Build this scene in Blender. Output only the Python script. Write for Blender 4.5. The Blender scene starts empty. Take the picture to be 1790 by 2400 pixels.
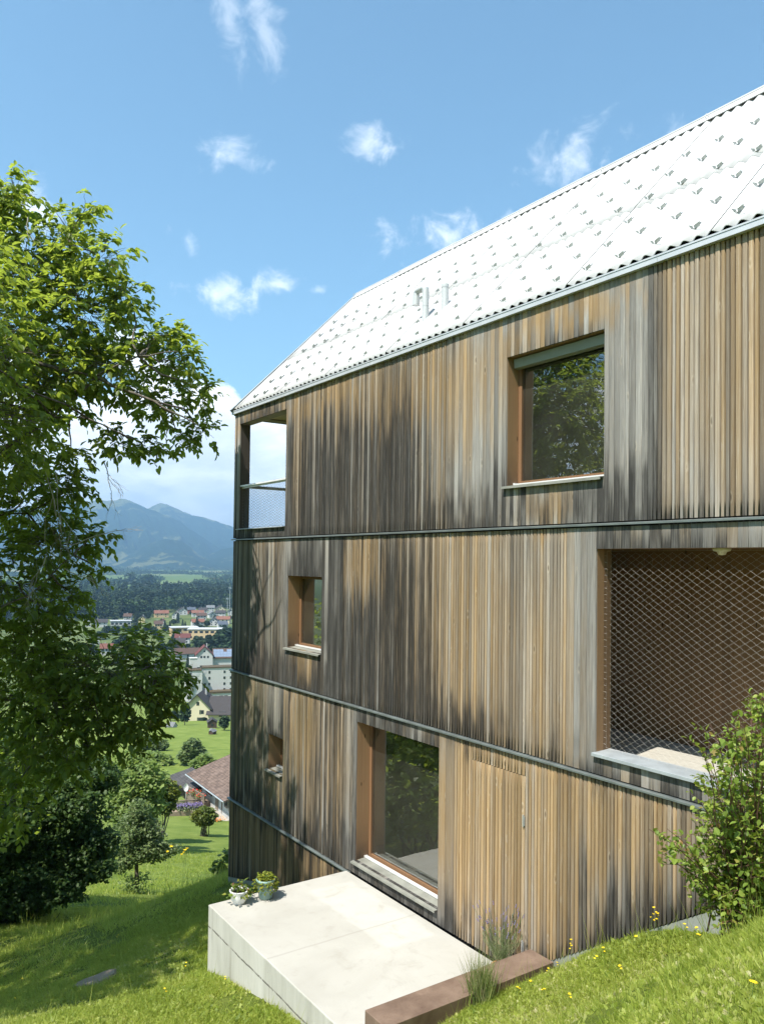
import bpy, bmesh, math, random
import numpy as np
from mathutils import Vector, Matrix
random.seed(7); RNG = np.random.default_rng(7)
C = bpy.context.scene.collection
SC = bpy.context.scene
R = math.radians

# ------------------------------------------------------------------ camera
F_PX, W_PX, H_PX = 1853.036, 1790.0, 2400.0
YAW, PITCH, ROLL, SHY = R(34.39674535), R(1.38323484), R(0.672189238), 73.36
CAM = np.array([-7.1, 0.0, 0.0])
fw = np.array([math.sin(YAW)*math.cos(PITCH), math.cos(YAW)*math.cos(PITCH), math.sin(PITCH)])
r0 = np.array([math.cos(YAW), -math.sin(YAW), 0.0]); u0 = np.cross(r0, fw)
RT = math.cos(ROLL)*r0 + math.sin(ROLL)*u0
UP = -math.sin(ROLL)*r0 + math.cos(ROLL)*u0
cd = bpy.data.cameras.new('camera'); cam = bpy.data.objects.new('camera', cd); C.objects.link(cam)
cam.matrix_world = Matrix(((RT[0], UP[0], -fw[0], CAM[0]), (RT[1], UP[1], -fw[1], CAM[1]), (RT[2], UP[2], -fw[2], CAM[2]), (0, 0, 0, 1)))
cd.sensor_fit = 'HORIZONTAL'; cd.sensor_width = 36; cd.lens = F_PX/W_PX*36
cd.shift_y = SHY/W_PX * 1.0
# blender measures the shift in units of the larger image side when sensor_fit is AUTO, of the width when HORIZONTAL
cd.clip_start = 0.1; cd.clip_end = 60000
SC.camera = cam
def ray(px, py): return fw + (px-895)/F_PX*RT - (py-1200-SHY)/F_PX*UP
def at(px, py, d): return CAM + d*ray(px, py)          # a point seen at this pixel of the 1790x2400 photo, d metres deep
KV = 1790/1652.0

# ------------------------------------------------------------------ light, sky, exposure
SUN = np.array([-1.0, -0.22, 1.65]); SUN /= np.linalg.norm(SUN)
SUN_EL = math.asin(SUN[2]); SUN_AZ = math.atan2(SUN[0], SUN[1])
sd = bpy.data.lights.new('sun', 'SUN'); sun = bpy.data.objects.new('sun', sd); C.objects.link(sun)
sd.energy = 4.6; sd.angle = R(0.55); sd.color = (1.0, 0.955, 0.88)
sun.rotation_euler = Vector(-SUN).to_track_quat('-Z', 'Y').to_euler(); sun.location = (-40, -10, 70)
SC.view_settings.view_transform = 'Standard'; SC.view_settings.look = 'None'
SC.view_settings.gamma = 1.0; SC.view_settings.use_curve_mapping = False
SC.view_settings.exposure = 1.05
SKY_STRENGTH = 0.15

class NT:
    """short-hand for building a node tree"""
    def __init__(s, tree): s.t = tree; s.L = tree.links
    def n(s, typ, props=None, **inp):
        nd = s.t.nodes.new(typ)
        for k, v in (props or {}).items(): setattr(nd, k, v)
        for k, v in inp.items():
            key = int(k[1:]) if (k[0] == 'i' and k[1:].isdigit()) else k.replace('_', ' ')
            s.set(nd.inputs[key], v)
        return nd
    def set(s, sock, v):
        if isinstance(v, bpy.types.NodeSocket): s.L.new(v, sock)
        elif isinstance(v, bpy.types.Node): s.L.new(v.outputs[0], sock)
        else:
            if hasattr(sock.default_value, '__len__') and not hasattr(v, '__len__'): v = (v,)*len(sock.default_value)
            if hasattr(sock.default_value, '__len__') and len(sock.default_value) == 4 and len(v) == 3: v = tuple(v)+(1,)
            sock.default_value = v
    def m(s, op, a, b=0.0, c=None, clamp=False):
        nd = s.t.nodes.new('ShaderNodeMath'); nd.operation = op; nd.use_clamp = clamp
        s.set(nd.inputs[0], a); s.set(nd.inputs[1], b)
        if c is not None: s.set(nd.inputs[2], c)
        return nd.outputs[0]
    def v(s, op, a, b=(0, 0, 0), out=0):
        nd = s.t.nodes.new('ShaderNodeVectorMath'); nd.operation = op
        s.set(nd.inputs[0], a)
        if op == 'SCALE': s.set(nd.inputs['Scale'], b)
        else: s.set(nd.inputs[1], b)
        return nd.outputs['Value'] if op in ('DOT_PRODUCT', 'LENGTH') else nd.outputs[0]
    def mix(s, f, a, b, blend='MIX'):
        nd = s.t.nodes.new('ShaderNodeMix'); nd.data_type = 'RGBA'; nd.blend_type = blend
        s.set(nd.inputs[0], f); s.set(nd.inputs[6], a); s.set(nd.inputs[7], b)
        return nd.outputs[2]
    def noise(s, vec, scale, detail=4, rough=0.55, dist=0.0):
        nd = s.n('ShaderNodeTexNoise', Scale=scale, Detail=detail, Roughness=rough, Distortion=dist)
        if vec is not None: s.L.new(vec, nd.inputs['Vector'])
        return nd.outputs['Fac']
    def ss(s, x, a, b, lo=0.0, hi=1.0):
        nd = s.t.nodes.new('ShaderNodeMapRange'); nd.interpolation_type = 'SMOOTHSTEP'
        s.set(nd.inputs[0], x); s.set(nd.inputs[1], a); s.set(nd.inputs[2], b); s.set(nd.inputs[3], lo); s.set(nd.inputs[4], hi)
        return nd.outputs[0]
    def lin(s, x, a, b, lo=0.0, hi=1.0):
        nd = s.t.nodes.new('ShaderNodeMapRange')
        s.set(nd.inputs[0], x); s.set(nd.inputs[1], a); s.set(nd.inputs[2], b); s.set(nd.inputs[3], lo); s.set(nd.inputs[4], hi)
        return nd.outputs[0]
    def ramp(s, x, pts):
        nd = s.t.nodes.new('ShaderNodeValToRGB'); cr = nd.color_ramp
        while len(cr.elements) > 1: cr.elements.remove(cr.elements[-1])
        for i, (p, c) in enumerate(pts):
            e = cr.elements[0] if i == 0 else cr.elements.new(p)
            e.position = p; e.color = tuple(c)+(1,) if len(c) == 3 else c
        s.set(nd.inputs[0], x); return nd.outputs[0]

world = bpy.data.worlds.new('World'); SC.world = world; world.use_nodes = True
wt = world.node_tree; wt.nodes.clear(); w = NT(wt)
sky = w.n('ShaderNodeTexSky', dict(sky_type='NISHITA', sun_disc=False, sun_elevation=SUN_EL, sun_rotation=SUN_AZ,
                                   altitude=500, air_density=1.0, dust_density=0.6, ozone_density=1.6))
skyc = w.v('MULTIPLY', w.v('SCALE', sky.outputs[0], SKY_STRENGTH), (.68, .83, .755))
gen = w.n('ShaderNodeTexCoord').outputs['Generated']
dirn = w.v('NORMALIZE', gen)
nz1 = w.noise(w.v('MULTIPLY', dirn, (1, 1, 1.6)), 9.0, 8, 0.62, 0.35)
nz2 = w.noise(dirn, 26.0, 7, 0.6, 0.5)
# single clouds: direction of the centre, half sizes (radians), tilt, density, softness
CLOUDS = [((535, 40), .024, .050, -.25, .34), ((618, 50), .022, .058, -.25, .36), ((515, 358), .058, .026, -.1, .55), ((880, 330), .046, .020, .25, .62),
          ((1365, 365), .100, .034, -.1, .62), ((1060, 550), .085, .034, -.2, .80), ((440, 562), .016, .028, -.5, .50),
          ((515, 692), .060, .024, -.25, .85), ((640, 664), .044, .017, -.1, .80), ((745, 680), .018, .008, 0, .45), ((70, 490), .045, .04, 0, .85)]
mask = None
for (pp, rx, ry, tilt, dens) in CLOUDS:
    d = ray(*pp); d = d/np.linalg.norm(d)
    e = np.cross(d, (0, 0, 1)); e /= np.linalg.norm(e); nn = np.cross(e, d)
    e2 = math.cos(tilt)*e + math.sin(tilt)*nn*-1; n2 = math.sin(tilt)*e + math.cos(tilt)*nn
    q = w.v('SUBTRACT', dirn, tuple(d))
    a = w.m('DIVIDE', w.v('DOT_PRODUCT', q, tuple(e2)), rx); b = w.m('DIVIDE', w.v('DOT_PRODUCT', q, tuple(n2)), ry)
    rr = w.m('SQRT', w.m('ADD', w.m('MULTIPLY', a, a), w.m('MULTIPLY', b, b)))
    v = w.m('ADD', w.m('SUBTRACT', 0.62, w.m('MULTIPLY', rr, 0.62)), w.m('ADD', w.m('MULTIPLY', w.m('SUBTRACT', nz1, .5), 1.7), w.m('MULTIPLY', w.m('SUBTRACT', nz2, .5), 2.3)))
    front = w.ss(w.v('DOT_PRODUCT', dirn, tuple(d)), .9, .96)
    v = w.m('MULTIPLY', w.m('MULTIPLY', w.ss(v, 0.05, 0.95), dens), front)
    mask = v if mask is None else w.m('MAXIMUM', mask, v)
# the cumulus bank above the mountains and low cloud all round the horizon
z = w.n('ShaderNodeSeparateXYZ', i0=dirn).outputs[2]
bank_n = w.noise(w.v('MULTIPLY', dirn, (1, 1, 1.5)), 5.0, 8, 0.6, 0.2)
edge = w.m('ADD', w.m('MULTIPLY', w.m('SUBTRACT', .228, z), 7.0), w.m('MULTIPLY', w.m('SUBTRACT', bank_n, .5), 2.2))
bank = w.ss(edge, 0.0, 0.14)
holes = w.ss(w.noise(w.v('MULTIPLY', dirn, (1, 1, 3.2)), 7.0, 5, .55), .58, .76)
holes = w.m('MULTIPLY', holes, w.ss(z, .2, .13))
bank = w.m('MULTIPLY', bank, w.m('SUBTRACT', 1.0, w.m('MULTIPLY', holes, .35)))
shade_n = w.noise(w.v('MULTIPLY', dirn, (1, 1, 2.6)), 8.0, 6, 0.58, .3)
bankc = w.mix(w.ss(shade_n, .38, .66), (.76, .79, .82), (1.15, 1.15, 1.14))
mask_c = w.m('MULTIPLY', mask, .82)
col = w.mix(mask_c, skyc, (.88, .90, .92))
col = w.mix(bank, col, bankc)
bg = w.n('ShaderNodeBackground', Color=col, Strength=1.0)
w.L.new(bg.outputs[0], w.n('ShaderNodeOutputWorld').inputs[0])

SC.cycles.use_denoising = True
SC.cycles.max_bounces = 8; SC.cycles.transparent_max_bounces = 12; SC.cycles.volume_bounces = 0
SC.cycles.diffuse_bounces = 4; SC.cycles.glossy_bounces = 3; SC.cycles.caustics_reflective = False; SC.cycles.caustics_refractive = False

# ------------------------------------------------------------------ small helpers
def tag(o, label=None, cat=None, group=None, kind=None):
    if label: o['label'] = label
    if cat: o['category'] = cat
    if group: o['group'] = group
    if kind: o['kind'] = kind
    return o
def empty(name, loc=(0, 0, 0), rz=0.0):
    o = bpy.data.objects.new(name, None); C.objects.link(o); o.location = loc; o.rotation_euler = (0, 0, rz); o.empty_display_size = .3
    return o
def link(name, me, mat=None, parent=None):
    o = bpy.data.objects.new(name, me); C.objects.link(o)
    if mat is not None:
        for mm in (mat if isinstance(mat, (list, tuple)) else [mat]): me.materials.append(mm)
    if parent is not None: o.parent = parent
    return o
class MB:
    """collects boxes, prisms, tubes and lathes; build() links them as ONE mesh"""
    def __init__(s): s.V = []; s.F = []; s.mi = []; s.col = []; s.cur = 0
    def add(s, vs, fs, col=None):
        o = len(s.V); s.V += [tuple(map(float, v)) for v in vs]; s.F += [tuple(o+i for i in f) for f in fs]; s.mi += [s.cur]*len(fs)
        s.col += [col or (0, 0, 0, 1)]*len(vs); return s
    def box(s, x0, x1, y0, y1, z0, z1, col=None):
        return s.add([(x0, y0, z0), (x1, y0, z0), (x1, y1, z0), (x0, y1, z0), (x0, y0, z1), (x1, y0, z1), (x1, y1, z1), (x0, y1, z1)],
                     [(0, 3, 2, 1), (4, 5, 6, 7), (0, 1, 5, 4), (1, 2, 6, 5), (2, 3, 7, 6), (3, 0, 4, 7)], col)
    def hexa(s, p):  # eight points, bottom four then top four
        return s.add(p, [(0, 3, 2, 1), (4, 5, 6, 7), (0, 1, 5, 4), (1, 2, 6, 5), (2, 3, 7, 6), (3, 0, 4, 7)])
    def quad(s, *p): return s.add(p, [tuple(range(len(p)))])
    def tube(s, pts, rad, n=6, cap=True):
        pts = [np.array(p, float) for p in pts]
        if not hasattr(rad, '__len__'): rad = [rad]*len(pts)
        vs = []; fs = []; ref = None
        for i, p in enumerate(pts):
            t = pts[min(i+1, len(pts)-1)] - pts[max(i-1, 0)]; t = t/(np.linalg.norm(t)+1e-9)
            if ref is None: ref = np.array([0, 0, 1.0]) if abs(t[2]) < .9 else np.array([1.0, 0, 0])
            a = np.cross(t, ref); a /= np.linalg.norm(a)+1e-9; b = np.cross(t, a); ref = np.cross(a, t)
            for k in range(n):
                an = 2*math.pi*k/n; vs.append(p + rad[i]*(math.cos(an)*a + math.sin(an)*b))
        for i in range(len(pts)-1):
            for k in range(n):
                k2 = (k+1) % n; fs.append((i*n+k, i*n+k2, (i+1)*n+k2, (i+1)*n+k))
        if cap: fs.append(tuple(range(n))[::-1]); fs.append(tuple((len(pts)-1)*n+k for k in range(n)))
        return s.add(vs, fs)
    def lathe(s, prof, n=28, c=(0, 0, 0)):
        vs = [(c[0]+r*math.cos(2*math.pi*k/n), c[1]+r*math.sin(2*math.pi*k/n), c[2]+z) for r, z in prof for k in range(n)]
        fs = [(i*n+k, i*n+(k+1) % n, (i+1)*n+(k+1) % n, (i+1)*n+k) for i in range(len(prof)-1) for k in range(n)]
        return s.add(vs, fs)
    def build(s, name, mat=None, parent=None, smooth=False, bevel=0.0):
        me = bpy.data.meshes.new(name); me.from_pydata(s.V, [], s.F)
        me.polygons.foreach_set('material_index', s.mi)
        if any(c != (0, 0, 0, 1) for c in s.col):
            at_ = me.color_attributes.new('col', 'FLOAT_COLOR', 'POINT'); at_.data.foreach_set('color', np.array(s.col, 'f').ravel())
        if smooth: me.polygons.foreach_set('use_smooth', [True]*len(me.polygons))
        me.update(); o = link(name, me, mat, parent)
        if bevel:
            b = o.modifiers.new('bevel', 'BEVEL'); b.width = bevel; b.segments = 2; b.limit_method = 'ANGLE'
        return o
def raw_mesh(name, V, F, col=None, smooth=False):
    """V (n,3), F (m,k) arrays -> mesh, fast"""
    me = bpy.data.meshes.new(name); n, k = F.shape
    me.vertices.add(len(V)); me.vertices.foreach_set('co', np.ascontiguousarray(V, 'f').ravel())
    me.loops.add(n*k); me.loops.foreach_set('vertex_index', np.ascontiguousarray(F, 'i').ravel())
    me.polygons.add(n); me.polygons.foreach_set('loop_start', np.arange(0, n*k, k, dtype='i'))
    try: me.polygons.foreach_set('loop_total', np.full(n, k, 'i'))
    except Exception: pass
    if smooth: me.polygons.foreach_set('use_smooth', np.ones(n, bool))
    if col is not None:
        a = me.color_attributes.new('col', 'FLOAT_COLOR', 'POINT'); a.data.foreach_set('color', np.ascontiguousarray(col, 'f').ravel())
    me.update(calc_edges=True); return me
def scatter(tv, tf, P, X, Y, Z, S, rnd=None):
    """copies of a small template at P with axes X,Y,Z (N,3) and sizes S (N,) or (N,3) merged into arrays"""
    S = np.asarray(S, float); S = S[:, None]*np.ones(3) if S.ndim == 1 else S
    V = (P[:, None, :] + tv[None, :, 0:1]*X[:, None, :]*S[:, None, 0:1] + tv[None, :, 1:2]*Y[:, None, :]*S[:, None, 1:2] + tv[None, :, 2:3]*Z[:, None, :]*S[:, None, 2:3])
    N, n = len(P), len(tv)
    F = (tf[None] + (np.arange(N)*n)[:, None, None]).reshape(-1, tf.shape[1])
    if rnd is None: rnd = RNG.random(N)
    col = np.ones((N, n, 4)); col[:, :, 0] = rnd[:, None]; col[:, :, 1] = RNG.random(N)[:, None]; col[:, :, 2] = tv[None, :, 1]
    return V.reshape(-1, 3), F, col.reshape(-1, 4)
def unit(a): return a/(np.linalg.norm(a, axis=-1, keepdims=True)+1e-9)
def rand_dir(n): return unit(RNG.normal(size=(n, 3)))
def frame_from(Yv, up_hint):
    Yv = unit(Yv); Xv = unit(np.cross(Yv, up_hint)); Zv = np.cross(Xv, Yv); return Xv, Yv, Zv
def vnoise(x, y, seed=0):
    """smooth value noise 0..1"""
    x = np.asarray(x, float); y = np.asarray(y, float); xi = np.floor(x).astype(int); yi = np.floor(y).astype(int); xf = x-xi; yf = y-yi
    def h(a, b):
        s = np.sin(a*127.1 + b*311.7 + seed*74.7)*43758.5453; return s-np.floor(s)
    u = xf*xf*(3-2*xf); v = yf*yf*(3-2*yf)
    return (h(xi, yi)*(1-u)+h(xi+1, yi)*u)*(1-v) + (h(xi, yi+1)*(1-u)+h(xi+1, yi+1)*u)*v
def fbm(x, y, seed=0, o=4):
    t = 0; a = .5
    for k in range(o): t = t + a*vnoise(np.asarray(x)*2**k, np.asarray(y)*2**k, seed+k*13); a *= .5
    return t/(1-.5**o)

# ------------------------------------------------------------------ materials
def mat(name):
    m = bpy.data.materials.new(name); m.use_nodes = True; m.node_tree.nodes.clear()
    return m, NT(m.node_tree)
def finish(n, shader, disp=None):
    o = n.n('ShaderNodeOutputMaterial'); n.L.new(shader if isinstance(shader, bpy.types.NodeSocket) else shader.outputs[0], o.inputs[0])
def plain(name, colr, rough=.6, metal=0.0, var=.15, scale=8.0, bump=0.0, spec=.4, streak=None):
    m, n = mat(name); tc = n.n('ShaderNodeTexCoord').outputs['Object']
    if streak: tc = n.v('MULTIPLY', tc, streak)
    f = n.noise(tc, scale, 5, .6)
    c = n.mix(n.lin(f, .25, .75), tuple(x*(1-var) for x in colr), tuple(min(1, x*(1+var)) for x in colr))
    p = n.n('ShaderNodeBsdfPrincipled', Base_Color=c, Roughness=n.lin(f, .2, .8, max(.05, rough-.08), min(1, rough+.08)), Metallic=metal)
    p.inputs['Specular IOR Level'].default_value = spec
    if bump:
        b = n.n('ShaderNodeBump', Strength=bump, Distance=.01, Height=n.noise(tc, scale*6, 4, .6)); n.L.new(b.outputs[0], p.inputs['Normal'])
    finish(n, p); return m
def leaf_mat(name, stops, trans=.4, rough=.5, tcol=None, attr='col'):
    m, n = mat(name)
    a = n.n('ShaderNodeAttribute', dict(attribute_name=attr)); sp = n.n('ShaderNodeSeparateColor', i0=a.outputs['Color'])
    c = n.ramp(sp.outputs[0], stops)
    c = n.mix(n.m('MULTIPLY', sp.outputs[1], .25), c, (.02, .03, .008), 'MIX')
    p = n.n('ShaderNodeBsdfPrincipled', Base_Color=c, Roughness=rough); p.inputs['Specular IOR Level'].default_value = .35
    t = n.n('ShaderNodeBsdfTranslucent', Color=n.mix(.6, c, tcol or (.30, .36, .03), 'MIX'))
    mx = n.n('ShaderNodeMixShader', i0=trans); n.L.new(p.outputs[0], mx.inputs[1]); n.L.new(t.outputs[0], mx.inputs[2])
    finish(n, mx); return m

def wood_clad():
    """weathered larch: R dark weathering, G warm (fresh) against grey, B green algae, A brightness of the board"""
    m, n = mat('weathered_larch')
    a = n.n('ShaderNodeAttribute', dict(attribute_name='col')); sp = n.n('ShaderNodeSeparateColor', i0=a.outputs['Color'])
    alpha = a.outputs['Alpha']
    bo = n.n('ShaderNodeAttribute', dict(attribute_name='board')).outputs['Color']          # per board offset
    tc = n.n('ShaderNodeTexCoord').outputs['Object']
    pv = n.v('ADD', tc, n.v('SCALE', bo, 37.0))
    grain = n.noise(n.v('MULTIPLY', pv, (90, 90, 1.6)), 1.0, 5, .65, .6)
    grain = n.lin(grain, .30, .70); fine = n.noise(n.v('MULTIPLY', pv, (420, 420, 9)), 1.0, 3, .6)
    ringv = n.v('MULTIPLY', pv, (26, 26, .75))
    rings = n.n('ShaderNodeTexWave', dict(wave_type='BANDS', bands_direction='Y'), Scale=1.5, Distortion=9.0, Detail=3.0, Detail_Scale=.7, Vector=ringv).outputs['Fac']
    blot = n.noise(n.v('MULTIPLY', pv, (9, 9, 1.3)), 1.0, 5, .6)
    warm = n.m('ADD', sp.outputs[1], n.m('MULTIPLY', n.m('SUBTRACT', blot, .5), .7), clamp=True)
    grey = n.mix(grain, (.19, .18, .162), (.50, .475, .43))
    tan = n.mix(n.m('MULTIPLY', n.m('ADD', grain, rings), .5), (.27, .162, .072), (.60, .445, .245))
    c = n.mix(warm, grey, tan)
    c = n.mix(n.m('MULTIPLY', n.ss(rings, .55, .95), n.m('MULTIPLY', warm, .35)), c, (.22, .10, .035))
    # knots
    kv = n.n('ShaderNodeTexVoronoi', dict(feature='F1'), Scale=1.0, Randomness=1.0, Vector=n.v('MULTIPLY', pv, (9, 9, 3.1)))
    knot = n.m('MULTIPLY', n.m('SUBTRACT', 1.0, n.ss(kv.outputs['Distance'], .04, .15)), n.ss(blot, .48, .6))
    c = n.mix(n.m('MULTIPLY', knot, .7), c, (.09, .065, .04))
    c = n.mix(n.m('MULTIPLY', n.m('MULTIPLY', n.ss(kv.outputs['Distance'], .10, .16), n.m('SUBTRACT', 1.0, n.ss(kv.outputs['Distance'], .17, .24))), n.m('MULTIPLY', n.ss(blot, .48, .6), .5)), c, (.55, .47, .36))
    c = n.mix(n.ss(fine, .62, .8, 0, .35), c, (.12, .10, .08))
    # light checks
    c = n.mix(n.ss(n.noise(n.v('MULTIPLY', pv, (120, 120, 2.2)), 1.0, 3, .6), .58, .72, 0, .55), c, (.60, .55, .46))
    alg = n.m('MULTIPLY', sp.outputs[2], n.lin(grain, .3, .75, .35, 1.1), clamp=True)
    c = n.mix(alg, c, (.105, .10, .055))
    dk = n.m('ADD', sp.outputs[0], n.m('MULTIPLY', n.m('SUBTRACT', grain, .5), n.m('MULTIPLY', n.ss(sp.outputs[0], .05, .5), 1.15)))
    dk = n.m('ADD', dk, n.m('MULTIPLY', n.m('SUBTRACT', blot, .5), n.m('MULTIPLY', n.ss(sp.outputs[0], .05, .5), 1.1)), clamp=True)
    c = n.mix(n.m('MULTIPLY', dk, .93), c, (.034, .032, .029))
    c = n.mix(1.0, c, n.n('ShaderNodeCombineColor', Red=alpha, Green=alpha, Blue=alpha).outputs[0], 'MULTIPLY')
    p = n.n('ShaderNodeBsdfPrincipled', Base_Color=c, Roughness=.78); p.inputs['Specular IOR Level'].default_value = .22
    b = n.n('ShaderNodeBump', Strength=.5, Distance=.004, Height=n.m('ADD', grain, n.m('MULTIPLY', rings, .5))); n.L.new(b.outputs[0], p.inputs['Normal'])
    finish(n, p); return m
def wood_inner(name, dark, light, knots=True, sc=(30, 30, 1.2)):
    m, n = mat(name); tc = n.n('ShaderNodeTexCoord').outputs['Object']
    bo = n.n('ShaderNodeAttribute', dict(attribute_name='col')).outputs['Color']
    pv = n.v('ADD', tc, n.v('MULTIPLY', bo, (0, 19.0, 23.0)))
    g = n.noise(n.v('MULTIPLY', pv, sc), 1.0, 5, .62, .8)
    g2 = n.noise(n.v('MULTIPLY', pv, tuple(x*.12 for x in sc)), 1.0, 3, .5)
    c = n.mix(n.m('ADD', n.m('MULTIPLY', g, .7), n.m('MULTIPLY', g2, .4), clamp=True), dark, light)
    if knots:
        kv = n.n('ShaderNodeTexVoronoi', dict(feature='F1'), Scale=1.0, Vector=n.v('MULTIPLY', pv, (7, 7, 2.6)))
        c = n.mix(n.m('SUBTRACT', .8, n.ss(kv.outputs['Distance'], .04, .13, 0, .8)), c, tuple(x*.3 for x in dark))
    sp = n.n('ShaderNodeSeparateColor', i0=bo)
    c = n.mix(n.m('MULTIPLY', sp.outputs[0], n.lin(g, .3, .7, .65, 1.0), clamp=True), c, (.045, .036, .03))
    p = n.n('ShaderNodeBsdfPrincipled', Base_Color=c, Roughness=.62); p.inputs['Specular IOR Level'].default_value = .3
    finish(n, p); return m
def glass_mat():
    m, n = mat('window_glass')
    fr = n.n('ShaderNodeFresnel', IOR=2.25)
    tr = n.n('ShaderNodeBsdfTransparent', Color=(.80, .84, .80)); gl = n.n('ShaderNodeBsdfGlossy', Color=(.95, .97, .95), Roughness=.0)
    tc = n.n('ShaderNodeTexCoord').outputs['Object']
    b = n.n('ShaderNodeBump', Strength=.012, Distance=.05, Height=n.noise(tc, 4.0, 2, .5)); n.L.new(b.outputs[0], gl.inputs['Normal'])
    mx = n.n('ShaderNodeMixShader', i0=n.m('MULTIPLY', fr.outputs[0], 1.65, clamp=True)); n.L.new(tr.outputs[0], mx.inputs[1]); n.L.new(gl.outputs[0], mx.inputs[2])
    df_ = n.n('ShaderNodeBsdfDiffuse', Color=(.42, .42, .34)); mx0 = mx                  # a film of dust on the pane
    mx = n.n('ShaderNodeMixShader', i0=n.lin(n.noise(tc, 1.6, 4, .6), .3, .7, .028, .068)); n.L.new(mx0.outputs[0], mx.inputs[1]); n.L.new(df_.outputs[0], mx.inputs[2])
    finish(n, mx); return m
def concrete_mat():
    m, n = mat('board_marked_concrete'); tc = n.n('ShaderNodeTexCoord').outputs['Object']
    big = n.noise(tc, .9, 5, .6, .4); mid = n.noise(tc, 5, 6, .62); vs = n.noise(n.v('MULTIPLY', tc, (3.5, 3.5, .45)), 1.0, 8, .66)
    nrm = n.n('ShaderNodeSeparateXYZ', i0=n.n('ShaderNodeNewGeometry').outputs['Normal']).outputs[2]
    topness = n.ss(nrm, .5, .9)
    top = n.mix(n.lin(big, .3, .7), (.36, .345, .305), (.43, .415, .375)); top = n.mix(n.ss(mid, .55, .75, 0, .35), top, (.30, .28, .24))
    so = n.n('ShaderNodeSeparateXYZ', i0=tc)
    wobb = n.m('MULTIPLY', n.m('SUBTRACT', n.noise(tc, 2.2, 4, .6), .5), .25)
    def inside(v, a_, b_): return n.m('MULTIPLY', n.ss(v, a_-.05, a_+.05), n.m('SUBTRACT', 1.0, n.ss(v, b_-.05, b_+.05)))
    patch = n.m('MULTIPLY', inside(n.m('ADD', so.outputs[0], wobb), -.95, -.18), inside(n.m('ADD', so.outputs[1], wobb), 8.7, 10.9))
    top = n.mix(n.m('MULTIPLY', patch, .4), top, (.52, .505, .46))
    jy_ = n.m('ABSOLUTE', n.m('SUBTRACT', n.m('ADD', so.outputs[1], n.m('MULTIPLY', wobb, .12)), 9.35))
    top = n.mix(n.m('MULTIPLY', n.m('SUBTRACT', 1.0, n.ss(jy_, .004, .03)), .35), top, (.25, .235, .20))
    top = n.mix(n.ss(n.noise(tc, 2.2, 6, .7, .6), .52, .75, 0, .5), top, (.30, .28, .235))
    side = n.mix(n.lin(vs, .25, .75), (.30, .295, .25), (.52, .51, .46))
    sepz = n.n('ShaderNodeSeparateXYZ', i0=tc)
    jz = n.m('ABSOLUTE', n.m('ADD', sepz.outputs[2], n.m('ADD', 5.46, n.m('MULTIPLY', n.m('SUBTRACT', n.noise(tc, 3.0, 3, .6), .5), .05))))
    side = n.mix(n.m('MULTIPLY', n.m('SUBTRACT', 1.0, n.ss(jz, .004, .018)), n.ss(mid, .35, .55)), side, (.10, .09, .075))
    side = n.mix(n.ss(n.noise(n.v('MULTIPLY', tc, (3.2, 3.2, .35)), 1.0, 4, .6), .60, .72, 0, .55), side, (.17, .155, .12))
    pits = n.n('ShaderNodeTexVoronoi', dict(feature='F1'), Scale=9.0, Vector=tc).outputs['Distance']
    side = n.mix(n.m('SUBTRACT', .8, n.ss(pits, .02, .06, 0, .8)), side, (.16, .15, .13))
    c = n.mix(topness, side, top)
    p = n.n('ShaderNodeBsdfPrincipled', Base_Color=c, Roughness=.85); p.inputs['Specular IOR Level'].default_value = .2
    b = n.n('ShaderNodeBump', Strength=.25, Distance=.006, Height=n.m('ADD', mid, n.noise(tc, 60, 3, .6))); n.L.new(b.outputs[0], p.inputs['Normal'])
    finish(n, p); return m
def corten_mat():
    m, n = mat('rusted_steel'); tc = n.n('ShaderNodeTexCoord').outputs['Object']
    f = n.noise(tc, 3.5, 7, .65, .4); g = n.noise(tc, 45, 4, .6)
    c = n.mix(n.lin(f, .3, .7), (.125, .080, .056), (.225, .155, .112)); c = n.mix(n.ss(g, .55, .75, 0, .4), c, (.10, .04, .022))
    c = n.mix(n.ss(n.noise(tc, 8, 4, .5), .6, .8, 0, .35), c, (.28, .19, .14))
    p = n.n('ShaderNodeBsdfPrincipled', Base_Color=c, Roughness=.72, Metallic=.15)
    b = n.n('ShaderNodeBump', Strength=.2, Distance=.003, Height=g); n.L.new(b.outputs[0], p.inputs['Normal']); finish(n, p); return m
def tile_roof(name, colr, w=.3, h=.4, var=.3):
    m, n = mat(name); tc = n.n('ShaderNodeTexCoord').outputs['UV']
    br = n.n('ShaderNodeTexBrick', dict(offset=.5), Scale=1.0, Mortar_Size=.02, Mortar_Smooth=.6, Brick_Width=w, Row_Height=h, Vector=tc, Color1=tuple(x*(1-var) for x in colr), Color2=tuple(x*(1+var) for x in colr), Mortar=tuple(x*.3 for x in colr))
    f = n.noise(tc, .55, 5, .6); c = n.mix(n.ss(f, .45, .75, 0, .45), br.outputs[0], tuple(min(1, x*1.5+.02) for x in colr))
    p = n.n('ShaderNodeBsdfPrincipled', Base_Color=c, Roughness=.8); p.inputs['Specular IOR Level'].default_value = .2
    b = n.n('ShaderNodeBump', Strength=.6, Distance=.03, Height=br.outputs['Fac']); b.invert = True; n.L.new(b.outputs[0], p.inputs['Normal'])
    finish(n, p); return m
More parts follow.
